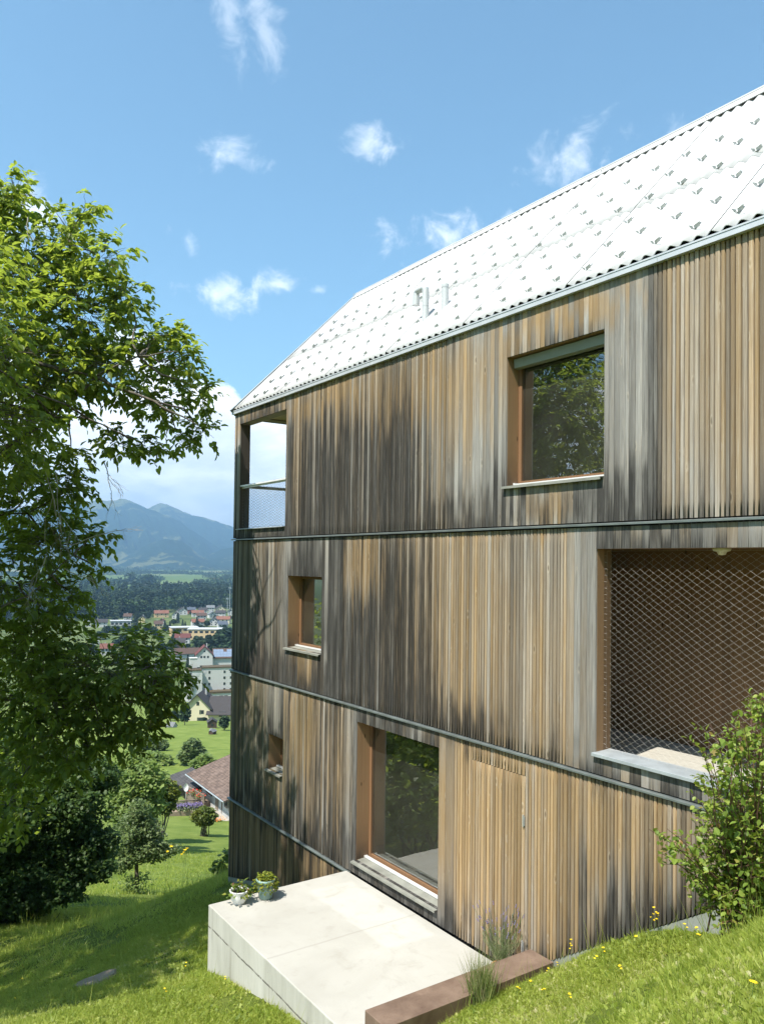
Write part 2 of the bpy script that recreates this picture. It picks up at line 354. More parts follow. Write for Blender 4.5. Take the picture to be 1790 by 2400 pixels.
def bark_mat(name, d, l):
    m, n = mat(name); tc = n.n('ShaderNodeTexCoord').outputs['Object']
    f = n.noise(n.v('MULTIPLY', tc, (14, 14, 4)), 1.0, 6, .65, .5)
    p = n.n('ShaderNodeBsdfPrincipled', Base_Color=n.mix(n.lin(f, .3, .7), d, l), Roughness=.9); p.inputs['Specular IOR Level'].default_value = .1
    b = n.n('ShaderNodeBump', Strength=.6, Distance=.02, Height=f); n.L.new(b.outputs[0], p.inputs['Normal']); finish(n, p); return m

M = {}
M['clad'] = wood_clad(); M['glass'] = glass_mat(); M['concrete'] = concrete_mat(); M['corten'] = corten_mat()
M['membrane'] = plain('black_membrane', (.012, .012, .012), .9)
M['larch'] = wood_inner('larch_reveal', (.23, .128, .06), (.43, .265, .14))
M['larch_frame'] = wood_inner('larch_frame', (.15, .078, .038), (.26, .145, .075), False)
M['loggia_board'] = wood_inner('loggia_board', (.15, .072, .03), (.28, .152, .066))
M['grey_post'] = wood_inner('grey_post', (.12, .10, .085), (.30, .26, .22))
M['room_wall'] = plain('room_plywood', (.50, .40, .27), .7, 0, .08, 2.0)
M['room_floor'] = wood_inner('room_floor', (.30, .225, .15), (.42, .335, .24), False, (3, 40, 40))
M['loggia_floor'] = plain('loggia_floor_boards', (.42, .40, .345), .8, 0, .1, 12, .1, streak=(1, 6, 1))
M['zinc'] = plain('weathered_zinc', (.36, .39, .40), .5, .25, .16, 5)
M['sill'] = plain('stained_sill_metal', (.25, .25, .215), .55, .1, .3, 3.5)
M['zinc_dark'] = plain('green_grey_flashing', (.20, .225, .215), .45, .55, .2, 6)
M['steel'] = plain('brushed_steel', (.56, .565, .56), .45, .2, .08, 20, streak=(1, 1, .1))
M['guard'] = plain('snow_guard_metal', (.52, .53, .52), .55, .1, .1, 20)
M['alu'] = plain('white_aluminium', (.72, .72, .70), .4, .2, .06, 10)
M['cable'] = plain('steel_cable', (.60, .56, .49), .8, 0, .1, 20, 0, .15)
M['hinge'] = plain('hinge_steel', (.55, .56, .56), .35, .6, .08, 20)
M['cassette'] = plain('olive_grey_cassette', (.23, .24, .19), .5, .2, .08, 6)
M['fibre_white'] = plain('white_fibre_cement', (.46, .46, .455), .75, 0, .025, 3.0, .08, .25)
M['plinth'] = plain('plinth_concrete', (.22, .23, .205), .9, 0, .2, 4, .2)
M['white_plastic'] = plain('white_plastic', (.80, .80, .78), .35, 0, .03, 6)
M['teal'] = plain('teal_glazed_ceramic', (.22, .33, .30), .35, 0, .22, 9)
M['terracotta'] = plain('terracotta', (.42, .19, .10), .8, 0, .15, 9)
M['soil'] = plain('potting_soil', (.035, .024, .016), .95, 0, .4, 40, .5)
M['stone'] = plain('stone_slab', (.26, .20, .145), .9, 0, .25, 7, .4)
M['lamp'] = plain('cream_lamp', (.75, .68, .52), .4)
M['bark'] = bark_mat('walnut_bark', (.055, .045, .036), (.20, .175, .145)); M['deadwood'] = bark_mat('dead_twig_bark', (.20, .18, .15), (.42, .39, .34))
M['leaf_walnut'] = leaf_mat('walnut_leaf', [(0, (.045, .088, .018)), (.45, (.095, .160, .030)), (.8, (.18, .25, .042)), (1, (.32, .36, .08))], .58, .42, (.52, .62, .06))
M['leaf_dark'] = leaf_mat('hornbeam_leaf', [(0, (.030, .060, .016)), (.7, (.066, .118, .030)), (1, (.13, .19, .05))], .38, .55, (.20, .32, .05))
M['leaf_mid'] = leaf_mat('bush_leaf', [(0, (.10, .16, .04)), (.6, (.22, .30, .08)), (1, (.36, .42, .14))], .45, .55, (.40, .52, .10))
M['leaf_yellow'] = leaf_mat('yellow_bush_leaf', [(0, (.05, .08, .012)), (.6, (.12, .16, .02)), (.9, (.20, .20, .03)), (1, (.28, .13, .03))], .35, .55, (.26, .28, .03))
M['leaf_apple'] = leaf_mat('apple_leaf', [(0, (.07, .11, .035)), (.6, (.15, .21, .075)), (1, (.26, .31, .14))], .4, .5, (.28, .36, .10))
M['leaf_shrub'] = leaf_mat('shrub_leaf', [(0, (.11, .18, .025)), (.6, (.24, .34, .055)), (.95, (.40, .46, .10)), (1, (.30, .16, .06))], .45, .45, (.38, .46, .04))
M['leaf_far'] = leaf_mat('far_leaf', [(0, (.006, .018, .006)), (.5, (.018, .042, .012)), (.85, (.045, .085, .022)), (1, (.085, .13, .032))], .12, .7, (.08, .14, .02))
M['leaf_spruce'] = leaf_mat('spruce_needles', [(0, (.008, .020, .010)), (.6, (.016, .034, .015)), (1, (.03, .055, .022))], .05, .8)
M['grass'] = leaf_mat('grass_blade', [(0, (.12, .195, .024)), (.40, (.28, .36, .052)), (.8, (.47, .52, .12)), (1, (.62, .56, .32))], .50, .5, (.66, .70, .12))
M['lav_leaf'] = leaf_mat('lavender_leaf', [(0, (.20, .25, .12)), (1, (.42, .46, .25))], .4, .6, (.36, .42, .18))
M['lav_flower'] = plain('lavender_flower', (.22, .17, .36), .8, 0, .2, 30)
M['pot_leaf'] = leaf_mat('pot_plant_leaf', [(0, (.07, .13, .02)), (.6, (.16, .22, .03)), (.8, (.24, .24, .04)), (.93, (.22, .10, .05)), (1, (.15, .06, .045))], .35, .5, (.3, .34, .04))
M['sedum'] = leaf_mat('sedum_leaf', [(0, (.12, .17, .015)), (.6, (.22, .26, .02)), (1, (.30, .27, .03))], .3, .5, (.32, .34, .03))
M['tuft'] = leaf_mat('tuft_blade', [(0, (.12, .18, .05)), (.5, (.22, .30, .085)), (.85, (.38, .36, .18)), (1, (.55, .46, .30))], .4, .6, (.42, .48, .14))
M['yellow'] = plain('yellow_petal', (.80, .56, .015), .6, 0, .1, 40); M['stem'] = plain('flower_stem', (.09, .14, .03), .7)
M['white_petal'] = plain('white_petal', (.78, .78, .72), .7); M['orange_petal'] = plain('orange_petal', (.72, .22, .02), .7, 0, .3, 60); M['red_petal'] = plain('red_petal', (.62, .035, .02), .6, 0, .3, 60)
#@@NEXT

# ------------------------------------------------------------------ terrain
def lat_pt(d, l, z):                                  # depth d, sideways share l of the depth
    p = CAM + d*np.array([math.sin(YAW), math.cos(YAW), 0]) + l*d*np.array([math.cos(YAW), -math.sin(YAW), 0]); return (p[0], p[1], z)
CTRL = [(-7.1, 0, -1.65), (0, 5, -3.72), (0, 6.7, -4.95), (0, 4.5, -3.58), (0, 3, -2.65), (0, 16.15, -7.0), (0, 14.8, -6.65), (0, 11.6, -5.9), (-2.44, 11.25, -6.13), (-2.44, 8.42, -5.52),
        (-1.2, 6.45, -4.72), (-.1, 6.45, -4.72), (-2.5, 6.6, -5.05), (-2.5, 7.4, -5.3), (-1.45, 3.4, -2.85), (-.9, 4.9, -3.92), (-.5, 4.6, -3.72), (-1.1, 5.5, -4.25), (-5.8, 8.8, -5.0), (-12, 6, -4.6), (-14, 14, -8.4), (-4.5, 15, -7.6), (-12, -8, .6), (-4, -8, 1.2), (4, -6, 1.6), (7, 5, -3.0), (7, 16, -6.6),
        (-20, -25, 6), (0, -30, 10), (25, -20, 9), (25, 5, 0), (30, 25, -7), (-30, 0, -6), (0, -120, 45), (-120, -80, 20), (120, -80, 40), (120, 60, -8), (-120, 40, -30)]
for d, zz in ((24, -10.6), (34, -14.3), (47, -18.4), (60, -22.0), (75, -25.6), (86, -28.2), (105, -31.5), (150, -37.2), (230, -48.6), (300, -60), (375, -66), (500, -66.5)):
    CTRL.append(lat_pt(d, -.25, zz)); CTRL.append(lat_pt(d, .25, zz+.018*min(d, 250))); CTRL.append(lat_pt(d, -.75, zz-.025*min(d, 120)))
CTRL = np.array(CTRL); RC = 2.2
def _phi(a, b): return -np.sqrt(((a[:, None, :]-b[None])**2).sum(-1)+RC*RC)
_A = np.zeros((len(CTRL)+3,)*2); nC = len(CTRL)
_A[:nC, :nC] = _phi(CTRL[:, :2], CTRL[:, :2]); _A[:nC, nC:] = np.c_[np.ones(nC), CTRL[:, :2]/100]; _A[nC:, :nC] = _A[:nC, nC:].T
_w = np.linalg.solve(_A, np.r_[CTRL[:, 2], 0, 0, 0])
FLOOR_Z = -66.0
def sst(x, a, b): t = np.clip((x-a)/(b-a), 0, 1); return t*t*(3-2*t)
def ground0(x, y):
    p = np.c_[np.ravel(x), np.ravel(y)]
    z_ = _phi(p, CTRL[:, :2])@_w[:nC] + np.c_[np.ones(len(p)), p/100]@_w[nC:]
    dist = np.hypot(p[:, 0]+7.1, p[:, 1])
    fwd = p[:, 0]*math.sin(.35)+p[:, 1]*math.cos(.35)
    t = sst(dist, 380, 560)
    back = np.clip(-fwd*.35, 0, 260)
    return z_*(1-t) + t*(FLOOR_Z+back)
def ground(x, y):
    x = np.ravel(np.asarray(x, float)); y = np.ravel(np.asarray(y, float)); z_ = ground0(x, y)
    dist = np.hypot(x+7.1, y)
    z_ = z_ + .05*(fbm(x*.9, y*.9, 3)-.5)*np.clip(dist/8, .3, 1) + .5*(fbm(x*.08, y*.08, 5)-.5)*sst(dist, 25, 70)
    inh = sst(x, .12, .5)*sst(6.45-x, .05, .4)*sst(16.05-y, .05, .3)*sst(y, -3.2, -2.8)
    z_ = z_ - 4.0*inh
    inp = sst(x, -2.36, -2.2)*sst(.1-x, 0, .1)*sst(y, 6.9, 7.15)*sst(11.22-y, 0, .15)
    return z_ - .7*inp
def gz(x, y): return float(ground(x, y)[0])
def hit(px, py, dmin=2, dmax=3000):                    # where the line of sight through a pixel meets the ground
    d = np.geomspace(dmin, dmax, 1500); r_ = ray(px, py); P = CAM+d[:, None]*r_
    k = np.argmax(P[:, 2] < ground(P[:, 0], P[:, 1])); return P[k], d[k]

radii = np.r_[0.01, np.geomspace(.6, 60, 190), np.geomspace(62, 12000, 110)]
cen = YAW + R(-6)
angs = np.r_[np.linspace(-math.pi, -R(30), 90, endpoint=False), np.linspace(-R(30), R(42), 330, endpoint=False), np.linspace(R(42), math.pi, 80, endpoint=False)]
A_, R_ = np.meshgrid(angs+cen, radii)
X_ = -7.1+R_*np.sin(A_); Y_ = R_*np.cos(A_); Z_ = ground(X_, Y_)
nr, na = len(radii), len(angs)
ii, jj = np.meshgrid(np.arange(nr-1), np.arange(na), indexing='ij'); j2 = (jj+1) % na
Fq = np.stack([ii*na+jj, (ii+1)*na+jj, (ii+1)*na+j2, ii*na+j2], -1).reshape(-1, 4)[:, ::-1]
def ground_mat():
    m, n = mat('meadow_ground'); tc = n.n('ShaderNodeTexCoord').outputs['Object']
    f1 = n.noise(tc, .35, 6, .62); f2 = n.noise(tc, 6.0, 5, .65); f3 = n.noise(tc, .035, 4, .55); f4 = n.noise(tc, 38, 4, .7)
    near = n.mix(n.lin(f2, .25, .75), (.075, .11, .016), (.18, .215, .04)); near = n.mix(n.ss(f1, .62, .78, 0, .55), near, (.14, .115, .06))
    mead = n.mix(n.lin(f1, .3, .7), (.105, .155, .026), (.20, .245, .058)); mead = n.mix(n.m('MULTIPLY', n.ss(f4, .5, .75), .3), mead, (.05, .09, .012))
    mead = n.mix(n.ss(f2, .64, .74, 0, .35), mead, (.24, .27, .12))
    mead = n.mix(n.ss(f3, .55, .75, 0, .4), mead, (.20, .24, .05))
    dist = n.v('LENGTH', n.v('ADD', tc, (7.1, 0, 0)))
    f5 = n.n('ShaderNodeTexVoronoi', dict(feature='F1'), Scale=1.0, Vector=n.v('MULTIPLY', tc, (.0028, .0017, 0)))
    fcol = n.ramp(n.n('ShaderNodeSeparateColor', i0=f5.outputs['Color']).outputs[0], [(0, (.06, .10, .025)), (.35, (.11, .16, .045)), (.6, (.17, .20, .075)), (.8, (.08, .13, .03)), (1, (.23, .22, .11))])
    town = n.mix(n.lin(n.noise(tc, .03, 5, .6), .35, .65), (.055, .085, .022), (.14, .165, .06))
    c = n.mix(n.ss(dist, 26, 42), near, mead); c = n.mix(n.ss(dist, 330, 430), c, town); c = n.mix(n.ss(dist, 1500, 1900), c, fcol)
    p = n.n('ShaderNodeBsdfPrincipled', Base_Color=c, Roughness=.95); p.inputs['Specular IOR Level'].default_value = .1
    b = n.n('ShaderNodeBump', Strength=.7, Distance=.08, Height=n.m('ADD', f2, f4)); n.L.new(b.outputs[0], p.inputs['Normal']); finish(n, p); return m
M['ground'] = ground_mat()
tag(link('ground', raw_mesh('ground', np.c_[X_.ravel(), Y_.ravel(), Z_], Fq, smooth=True), M['ground']), kind='structure')

# ------------------------------------------------------------------ the timber house
Y_FAR, Y_NEAR, X_BACK = 16.15, -3.0, 6.4
B1, B2, B3, EAVE = .458, -2.392, -5.168, 3.21
OPEN = dict(balcony=(13.715, 15.893, .696, 2.968), w1=(5.952, 7.546, 1.02, 2.687), loggia=(1.9, 6.055, -2.115, .183),
            w2=(12.258, 13.574, -1.636, -.275), w3=(13.663, 14.295, -4.109, -3.427), door=(8.874, 11.061, -4.903, -2.633))
HATCH = (7.16, 8.193, -5.118, -2.651)
house = empty('timber_house', (0, 0, -6.9))
tag(house, 'tall house clad in weathered vertical larch battens under a white corrugated roof', 'house')
bpy.context.view_layer.update()
HP = house
def hpart(o):                                          # parts are modelled in world coordinates
    o.parent = HP; o.matrix_parent_inverse = Matrix.Translation((0, 0, 6.9)); return o
def sub(o, p): o.parent = p; o.matrix_parent_inverse = p.matrix_world.inverted() if False else Matrix.Identity(4); return o
def base_z(y):
    return float(np.interp(y, [2, 4.52, 6.716, 6.93, 6.95, 11.29, 11.31, 14.8, 16.15], [-1.7, -3.307, -4.735, -4.86, -5.125, -5.125, -5.60, -6.514, -6.863]))
# weathering of the facade, region by region (y, z, half y, half z, strength)
DARK = [(11.3, 1.55, 1.75, .75, .62), (10.2, 1.2, .9, 1.0, .55), (12.6, 1.2, .7, 1.0, .45), (9.3, .75, 1.6, .25, .5), (13.3, .72, .5, .25, .25), (5.28, 1.9, .13, 1.6, .75), (6.7, .72, 1.0, .16, .8), (5.6, .75, .35, .25, .7), (7.55, .8, .25, .35, .45),
        (11.2, -1.5, .9, .8, .55), (10.0, -.9, .9, 1.3, .65), (9.6, -2.1, 1.3, .35, .85), (8.7, -2.05, .5, .3, .6), (11.8, -2.1, 1.2, .25, .7), (13.2, -2.25, 1.0, .12, .7), (14.6, -2.15, 1.3, .2, .7),
        (7.1, -.2, .35, .6, .25), (14.6, -4.9, 1.5, .22, .85), (12.8, -5.0, 1.2, .15, .6), (11.3, -4.85, .3, .3, .5), (10.0, -5.0, 1.2, .14, .65), (8.5, -4.85, .35, .28, .6), (7.6, -4.85, .5, .22, .45),
        (5.9, -4.2, .45, .5, .55), (5.3, -3.75, .4, .5, .5), (6.25, -3.6, .16, .8, .5), (6.05, -2.25, .4, .1, .5), (9.9, 1.6, .45, .9, .7), (11.6, 1.3, .4, 1.1, .75), (9.4, -1.6, .5, .8, .75), (10.7, -1.7, .4, .6, .7), (12.9, 1.0, .3, .8, .5), (8.35, -2.1, .6, .25, .8), (10.3, -3.0, .0001, .0001, .0)]
WARM = [(9.4, 2.6, 2.6, .5, .7), (12.2, 2.9, 1.6, .25, .9), (14.9, 3.05, 1.3, .22, .7), (8.3, 2.3, .8, .7, .55), (6.7, 2.95, 1.2, .22, .85), (4.4, 2.3, .75, 1.4, .45), (13.2, 1.9, .25, 1.4, .55), (6.8, .72, .4, .22, .8), (14.8, .6, .6, .1, .6),
        (10.9, -.1, .55, .5, .95), (8.6, -1.0, 1.2, 1.5, .65), (7.4, -1.2, 1.3, 1.2, .55), (12.9, -1.9, .6, .4, .9), (7.3, -1.9, 1.2, .5, .6), (12.9, -3.2, .5, .7, .85), (14.0, -4.4, .35, .4, .9), (8.6, -3.6, .45, 1.2, .85), (7.6, -3.5, 1.1, 1.4, .95), (6.8, -3.6, .5, 1.3, .95), (6.3, -2.9, 1.2, .5, .8),
        (5.3, -3.0, .9, .5, .55), (13.0, -5.9, 2.4, .6, .85), (15.5, -2.9, .5, .5, .5), (11.7, -3.6, .5, .9, .45), (12.5, -4.2, .4, .6, .35)]
GREEN = [(15.4, -1.0, .8, 1.4, .55), (14.3, -1.6, .4, 1.0, .45), (15.0, -3.7, 1.2, 1.3, .75), (13.6, -4.0, .6, 1.0, .6), (14.9, -6.0, 1.4, .9, .35), (13.0, -2.9, .4, .6, .35), (4.7, -4.0, .5, .4, .25), (14.5, .55, .6, .1, .5)]
def blobs(L, y, z):
    t = np.zeros_like(y)
    for (yc, zc, ry, rz, s) in L:
        q = ((y-yc)/ry)**2 + ((z-zc)/rz)**2; t = np.maximum(t, s*np.exp(-(q**1.5)*.6))
    return t
def tone(y, z, z0, z1, rb, flat):
    """colours of the boards at points y,z; rb = (random numbers of the board)"""
    jy = y + .10*(rb[0]-.5); jz = z + .5*(vnoise(jy*9, z*.6, 2)-.5) + .25*(rb[1]-.5)
    h = (z-z0)
    far = sst(y, 8.4, 9.8)*(1-.85*sst(y, 13.4, 14.4))*(.54 if z1 > 1 else .56 if z1 > -1 else .40 if z1 > -4 else .42)
    dark = blobs(DARK, jy, jz)*.95 + far*(1-.8*np.exp(-np.clip(z1-z, 0, None)/.45))
    dark = dark + 1.15*np.exp(-np.clip(h, 0, None)/(.10+.30*rb[2]))*np.clip(2.4*fbm(y*1.1, z0+y*0, 6)-.55, .12, 1)
    dark = dark + .24*(fbm(jy*2.2, z*.7, 8)-.42) + (.20+.25*sst(y, 8, 10))*(vnoise(jy*40, z*.8, 77)-.5) + .95*(rb[3]**1.5-.40)*(.35+np.clip(dark, 0, .75)) + .05
    wb = np.clip(blobs(WARM, jy, jz), 0, 1)
    warm = .26 + .85*wb + .22*np.exp(-np.clip(z1-z, 0, None)/.3) + .62*(rb[1]-.5) - .42*flat*(1-wb)
    dark = dark*(1-.70*wb)
    green = blobs(GREEN, jy, jz)*(.5+.9*fbm(jy*3, z*.9, 21))
    val = .56 + .58*rb[0] + .12*(fbm(y*6, z*.5, 31)-.5)
    if rb[3]*7 % 1 < .06 and not flat: dark = dark*.4; warm = warm*.5; val = val*0+1.0
    dark = dark*1.28; val = val*.90
    if z1 < -5: warm = warm+.40; val = val*.72; dark = dark+.10
    if -1 < z1 < 1: dark = dark+.22*sst(y, 13.7, 14.3)*(.6+.8*(vnoise(jy*14, z*.9, 61)-.3))
    green = green*1.5
    return np.clip(dark, 0, 1), np.clip(warm, 0, 1), np.clip(green, 0, 1), np.clip(val, .4, 1.25)
class Boards:
    def __init__(s): s.V = []; s.F = []; s.col = []; s.bd = []; s.n = 0
    def board(s, y0, y1, za, zb, z0, z1, x=0.0, th=.052, flat=False):
        """one board from za to zb; za may be a pair (at y0, at y1)"""
        za0, za1 = za if hasattr(za, '__len__') else (za, za)
        if zb-max(za0, za1) < .02: return
        k = max(2, int((zb-min(za0, za1))/.16)+1); t = np.linspace(0, 1, k)
        rb = RNG.random(4); off = RNG.random(3); ym = (y0+y1)/2
        for yy, zz0, xx in ((y0, za0, x+th), (y0, za0, x+.0025), (y0+.003, za0, x), (y1-.003, za1, x), (y1, za1, x+.0025), (y1, za1, x+th)):
            zz = zz0+(zb-zz0)*t; s.V.append(np.c_[np.full(k, xx), np.full(k, yy), zz])
            d, wm, g, v = tone(np.full(k, ym), zz, z0, z1, rb, flat); s.col.append(np.c_[d, wm, g, v]); s.bd.append(np.tile(np.r_[off, 1], (k, 1)))
        o = s.n; i = np.arange(k-1)
        for c in range(5):
            a = o+c*k+i; b = o+(c+1)*k+i; s.F.append(np.c_[a, a+1, b+1, b])
        s.F.append(np.array([[o+j*k for j in (0, 1, 4, 5)]])); s.F.append(np.array([[o+j*k+k-1 for j in (5, 4, 1, 0)]]))
        s.n += 6*k
    def build(s, name):
        me = raw_mesh(name, np.vstack(s.V), np.vstack(s.F), np.vstack(s.col))
        b = me.color_attributes.new('board', 'FLOAT_COLOR', 'POINT'); b.data.foreach_set('color', np.vstack(s.bd).astype('f').ravel())
        return hpart(link(name, me, M['clad']))
STOREYS = [dict(z0=B1+.03, z1=EAVE, flats=[(15.893, 16.15), (13.53, 13.715), (13.715, 15.893), (5.30, 5.952), (5.952, 7.546), (7.546, 8.75)], ops=['balcony', 'w1'], wmax=.075),
           dict(z0=B2+.03, z1=B1-.03, flats=[(13.574, 13.85), (12.258, 13.574), (11.55, 12.258), (6.055, 6.5), (1.9, 6.055)], ops=['w2', 'loggia'], wmax=.10),
           dict(z0=B3+.03, z1=B2-.03, flats=[(13.663, 14.295), (11.061, 11.45), (8.874, 11.061), (8.54, 8.874)], ops=['w3', 'door'], wmax=.10),
           dict(z0=-6.9, z1=B3-.03, flats=[], ops=[], wmax=.06)]
hatch_b = Boards()
for si, S_ in enumerate(STOREYS):
    bd = Boards(); edges = {Y_FAR, .0}
    for a, b in S_['flats']: edges |= {a, b}
    if si == 2: edges |= {HATCH[0], HATCH[1]}
    edges = sorted(edges)
    for ya, yb in zip(edges[:-1], edges[1:]):
        mid = (ya+yb)/2; flat = any(a <= mid <= b for a, b in S_['flats'])
        wd = (S_['wmax'] if flat else .056)
        if si == 1 and 1.9 < mid < 6.055: wd = .125
        if si == 2 and 8.54 < mid < 8.874: wd = .165
        n_ = max(1, round((yb-ya)/wd)); cuts = [ya]; ws = .75+.5*RNG.random(n_) if flat else .82+.36*RNG.random(n_)
        cuts = ya+(yb-ya)*np.r_[0, np.cumsum(ws)]/ws.sum()
        gap = .0025 if flat else .0155
        for c0, c1 in zip(cuts[:-1], cuts[1:]):
            ym = (c0+c1)/2; x = (RNG.random()*.002 if flat else RNG.random()*.007)
            spans = [(S_['z0'], S_['z1'])]
            for op in S_['ops']:
                o0, o1, oz0, oz1 = OPEN[op]
                if o0 < ym < o1: spans = [(S_['z0'], oz0-.012), (oz1, S_['z1'])]
            for za, zb in spans:
                b0, b1 = base_z(c0), base_z(c1)
                lo = (max(za, b0), max(za, b1)) if si >= 1 else (za, za)
                if zb <= max(lo)+.02: continue
                if si == 2 and HATCH[0] < ym < HATCH[1]:
                    bd.board(c0+gap/2, c1-gap/2, HATCH[3]+.008, zb, S_['z0'], S_['z1'], x)
                    hatch_b.board(c0+gap/2, c1-gap/2, (max(HATCH[2], b0+.01),)*2, HATCH[3], S_['z0'], S_['z1'], x-.003); continue
                bd.board(c0+gap/2, c1-gap/2, lo, zb, max(S_['z0'], min(lo)) if za == S_['z0'] else za-.0, S_['z1'], x, flat=flat)
    bd.build('cladding')
hatch = hatch_b.build('hatch_door'); hatch['label'] = 'flush door cut into the battens'
for yy, zz in ((7.175, -3.2), (7.175, -4.75)):
    h = MB(); h.tube([(-.012, yy, zz-.075), (-.012, yy, zz+.075)], .009, 8); h.box(-.010, .004, yy-.018, yy+.018, zz-.06, zz+.06)
    h.build('hinge', M['hinge'], hatch)

# sheathing: the solid wall behind the battens, with the openings left out
def wall_with_holes(mb, holes, y0, y1, z0, z1, x0, x1):
    ys = sorted({y0, y1} | {v for h in holes for v in h[:2] if y0 < v < y1}); zs = sorted({z0, z1} | {v for h in holes for v in h[2:] if z0 < v < z1})
    for a, b in zip(ys[:-1], ys[1:]):
        run = None
        for c, d in zip(zs[:-1], zs[1:]):
            solid = not any(h[0] <= (a+b)/2 <= h[1] and h[2] <= (c+d)/2 <= h[3] for h in holes)
            if solid: run = [run[0], d] if run else [c, d]
            if (not solid or d == zs[-1]) and run: mb.box(x0, x1, a, b, *run); run = None
HOLES = [(a, b, c-.06, d) for a, b, c, d in OPEN.values()]
sh = MB(); wall_with_holes(sh, HOLES, Y_NEAR, Y_FAR, -9.0, EAVE, .062, .24)
hpart(sh.build('sheathing', M['membrane']))
il = MB(); wall_with_holes(il, HOLES, Y_NEAR+.2, Y_FAR-.26, -9.0, EAVE-.05, .243, .262); hpart(il.build('inner_lining', M['room_wall']))
# other walls: near gable, back wall, far gable with the balcony opening
gb = MB(); gb.box(.034, X_BACK, Y_NEAR-.2, Y_NEAR, -9, EAVE); gb.box(X_BACK-.2, X_BACK, Y_NEAR, Y_FAR-.25, -9, EAVE)
g0, g1 = Y_FAR-.245, Y_FAR
for x0, x1, z0, z1 in ((.262, X_BACK, -9, .66), (3.1, X_BACK, .66, 3.15), (.262, X_BACK, 3.15, EAVE+.02)): gb.box(x0, x1, g0, g1, z0, z1)
for yy in (Y_NEAR-.2, g0): gb.add([(.05, yy, EAVE+.021), (X_BACK-.05, yy, EAVE+.021), (X_BACK/2, yy, 6.36), (.05, yy+.2, EAVE+.021), (X_BACK-.05, yy+.2, EAVE+.021), (X_BACK/2, yy+.2, 6.36)], [(0, 1, 2), (5, 4, 3), (0, 3, 4, 1), (1, 4, 5, 2), (2, 5, 3, 0)])
hpart(gb.build('outer_wall', M['grey_post']))
# inner floors, ceilings and cross walls
fl = MB(); X1 = X_BACK-.205
fl.box(.265, X1, 13.4, 15.9, .40, .655); fl.box(.265, X1, Y_NEAR+.01, 13.35, .40, .60); fl.box(.265, X1, Y_NEAR+.01, 15.9, 3.17, 3.24)
fl.box(.265, X1, 8.0, 15.9, -2.55, -2.32); fl.box(.265, X1, Y_NEAR+.01, 15.9, -5.25, -4.93)
hpart(fl.build('interior_floor', M['room_floor']))
pw = MB()
for y0, y1, z0, z1 in ((13.35, 13.4, .601, 3.169), (8.9, 9.0, .601, 3.169), (4.4, 4.5, .601, 3.169), (11.3, 11.4, -2.319, .399), (15.2, 15.3, -2.319, .399), (11.45, 11.55, -4.929, -2.551), (7.0, 7.1, -4.929, -2.551), (15.2, 15.3, -4.929, -2.551)): pw.box(.265, X1, y0, y1, z0, z1)
pw.box(4.3, 4.4, 4.5, 8.9, .601, 3.169); pw.box(3.6, 3.7, 7.1, 11.45, -4.929, -2.551)
hpart(pw.build('cross_wall', M['room_wall']))
# plinth under the cladding, following the slope
for run in (((Y_FAR, 14.8), (14.8, 11.31)), ((6.93, 4.52), (4.52, 2.0))):
    pl = MB()
    for a, b in run:
        za, zb = base_z(a-1e-3)-.012, base_z(b+1e-3)-.012
        pl.hexa([(.012, b, zb-1.2), (.03, b, zb-1.2), (.03, a, za-1.2), (.012, a, za-1.2), (.012, b, zb), (.03, b, zb), (.03, a, za), (.012, a, za)])
    hpart(pl.build('plinth', M['plinth']))
# storey flashings and the gutter
def flashing(zc, y0, y1, name='floor_flashing', m_='zinc_dark', h=.024, d=.038):
    f = MB(); prof = [(.03, zc+h*.75), (-d*.5, zc+h*.55), (-d, zc+h*.25), (-d, zc-h*.55), (-d+.012, zc-h*.62), (-d+.012, zc-h*.2), (.03, zc-h*.2)]
    vs = [(x, y, zz) for y in (y0, y1) for x, zz in prof]; n_ = len(prof)
    f.add(vs, [(i, (i+1) % n_, n_+(i+1) % n_, n_+i) for i in range(n_)] + [tuple(range(n_))[::-1], tuple(range(n_, 2*n_))])
    return hpart(f.build(name, M[m_]))
flashing(B1, .0, Y_FAR+.03); flashing(B2, .0, Y_FAR+.03); flashing(B3, 11.2, Y_FAR+.03)
gt = MB()
for k in range(7):
    a = Y_FAR+.06-k*2.75; b = max(-3, a-2.748); e = .0016*(k % 2)
    gt.box(-.052-e, .02, b, a, EAVE+.002, EAVE+.070+e); gt.box(-.058-e, -.05, b, a, EAVE+.06, EAVE+.078)
M['gutter'] = plain('bright_zinc_gutter', (.50, .52, .54), .5, .2, .08, 4); hpart(gt.build('gutter', M['gutter']))

# roof: two courses of corrugated sheets
PIT = R(45); RX0, RZ0, RL = -.045, EAVE+.105, 4.51
def roof_pt(y, v, off=0.0): return (RX0+v*math.cos(PIT)-off*math.sin(PIT), y, RZ0+v*math.sin(PIT)+off*math.cos(PIT))
WAVE, AMP, SHEET = .1572, .021, .943
seams = 5.52+SHEET*np.arange(-9, 12); seams = seams[seams < Y_FAR-.05]
ys = np.arange(Y_FAR+.02, Y_NEAR-.2, -WAVE/8); ys = ys[np.min(np.abs(ys[:, None]-seams[None]), 1) > .010]
ys = np.sort(np.r_[ys, seams-.0035, seams+.0035])[::-1]; okf = (ys[:-1]-ys[1:] > .0112) | (ys[:-1]-ys[1:] < .0108)
okf = ~((np.abs((ys[:-1]+ys[1:])/2 - seams[np.argmin(np.abs(((ys[:-1]+ys[1:])/2)[:, None]-seams[None]), 1)]) < .001))
sheet_i = np.floor((ys-5.52)/SHEET)
wave = AMP*np.cos(2*math.pi*(ys-5.52)/WAVE)
V = []; F = []; nb = 0
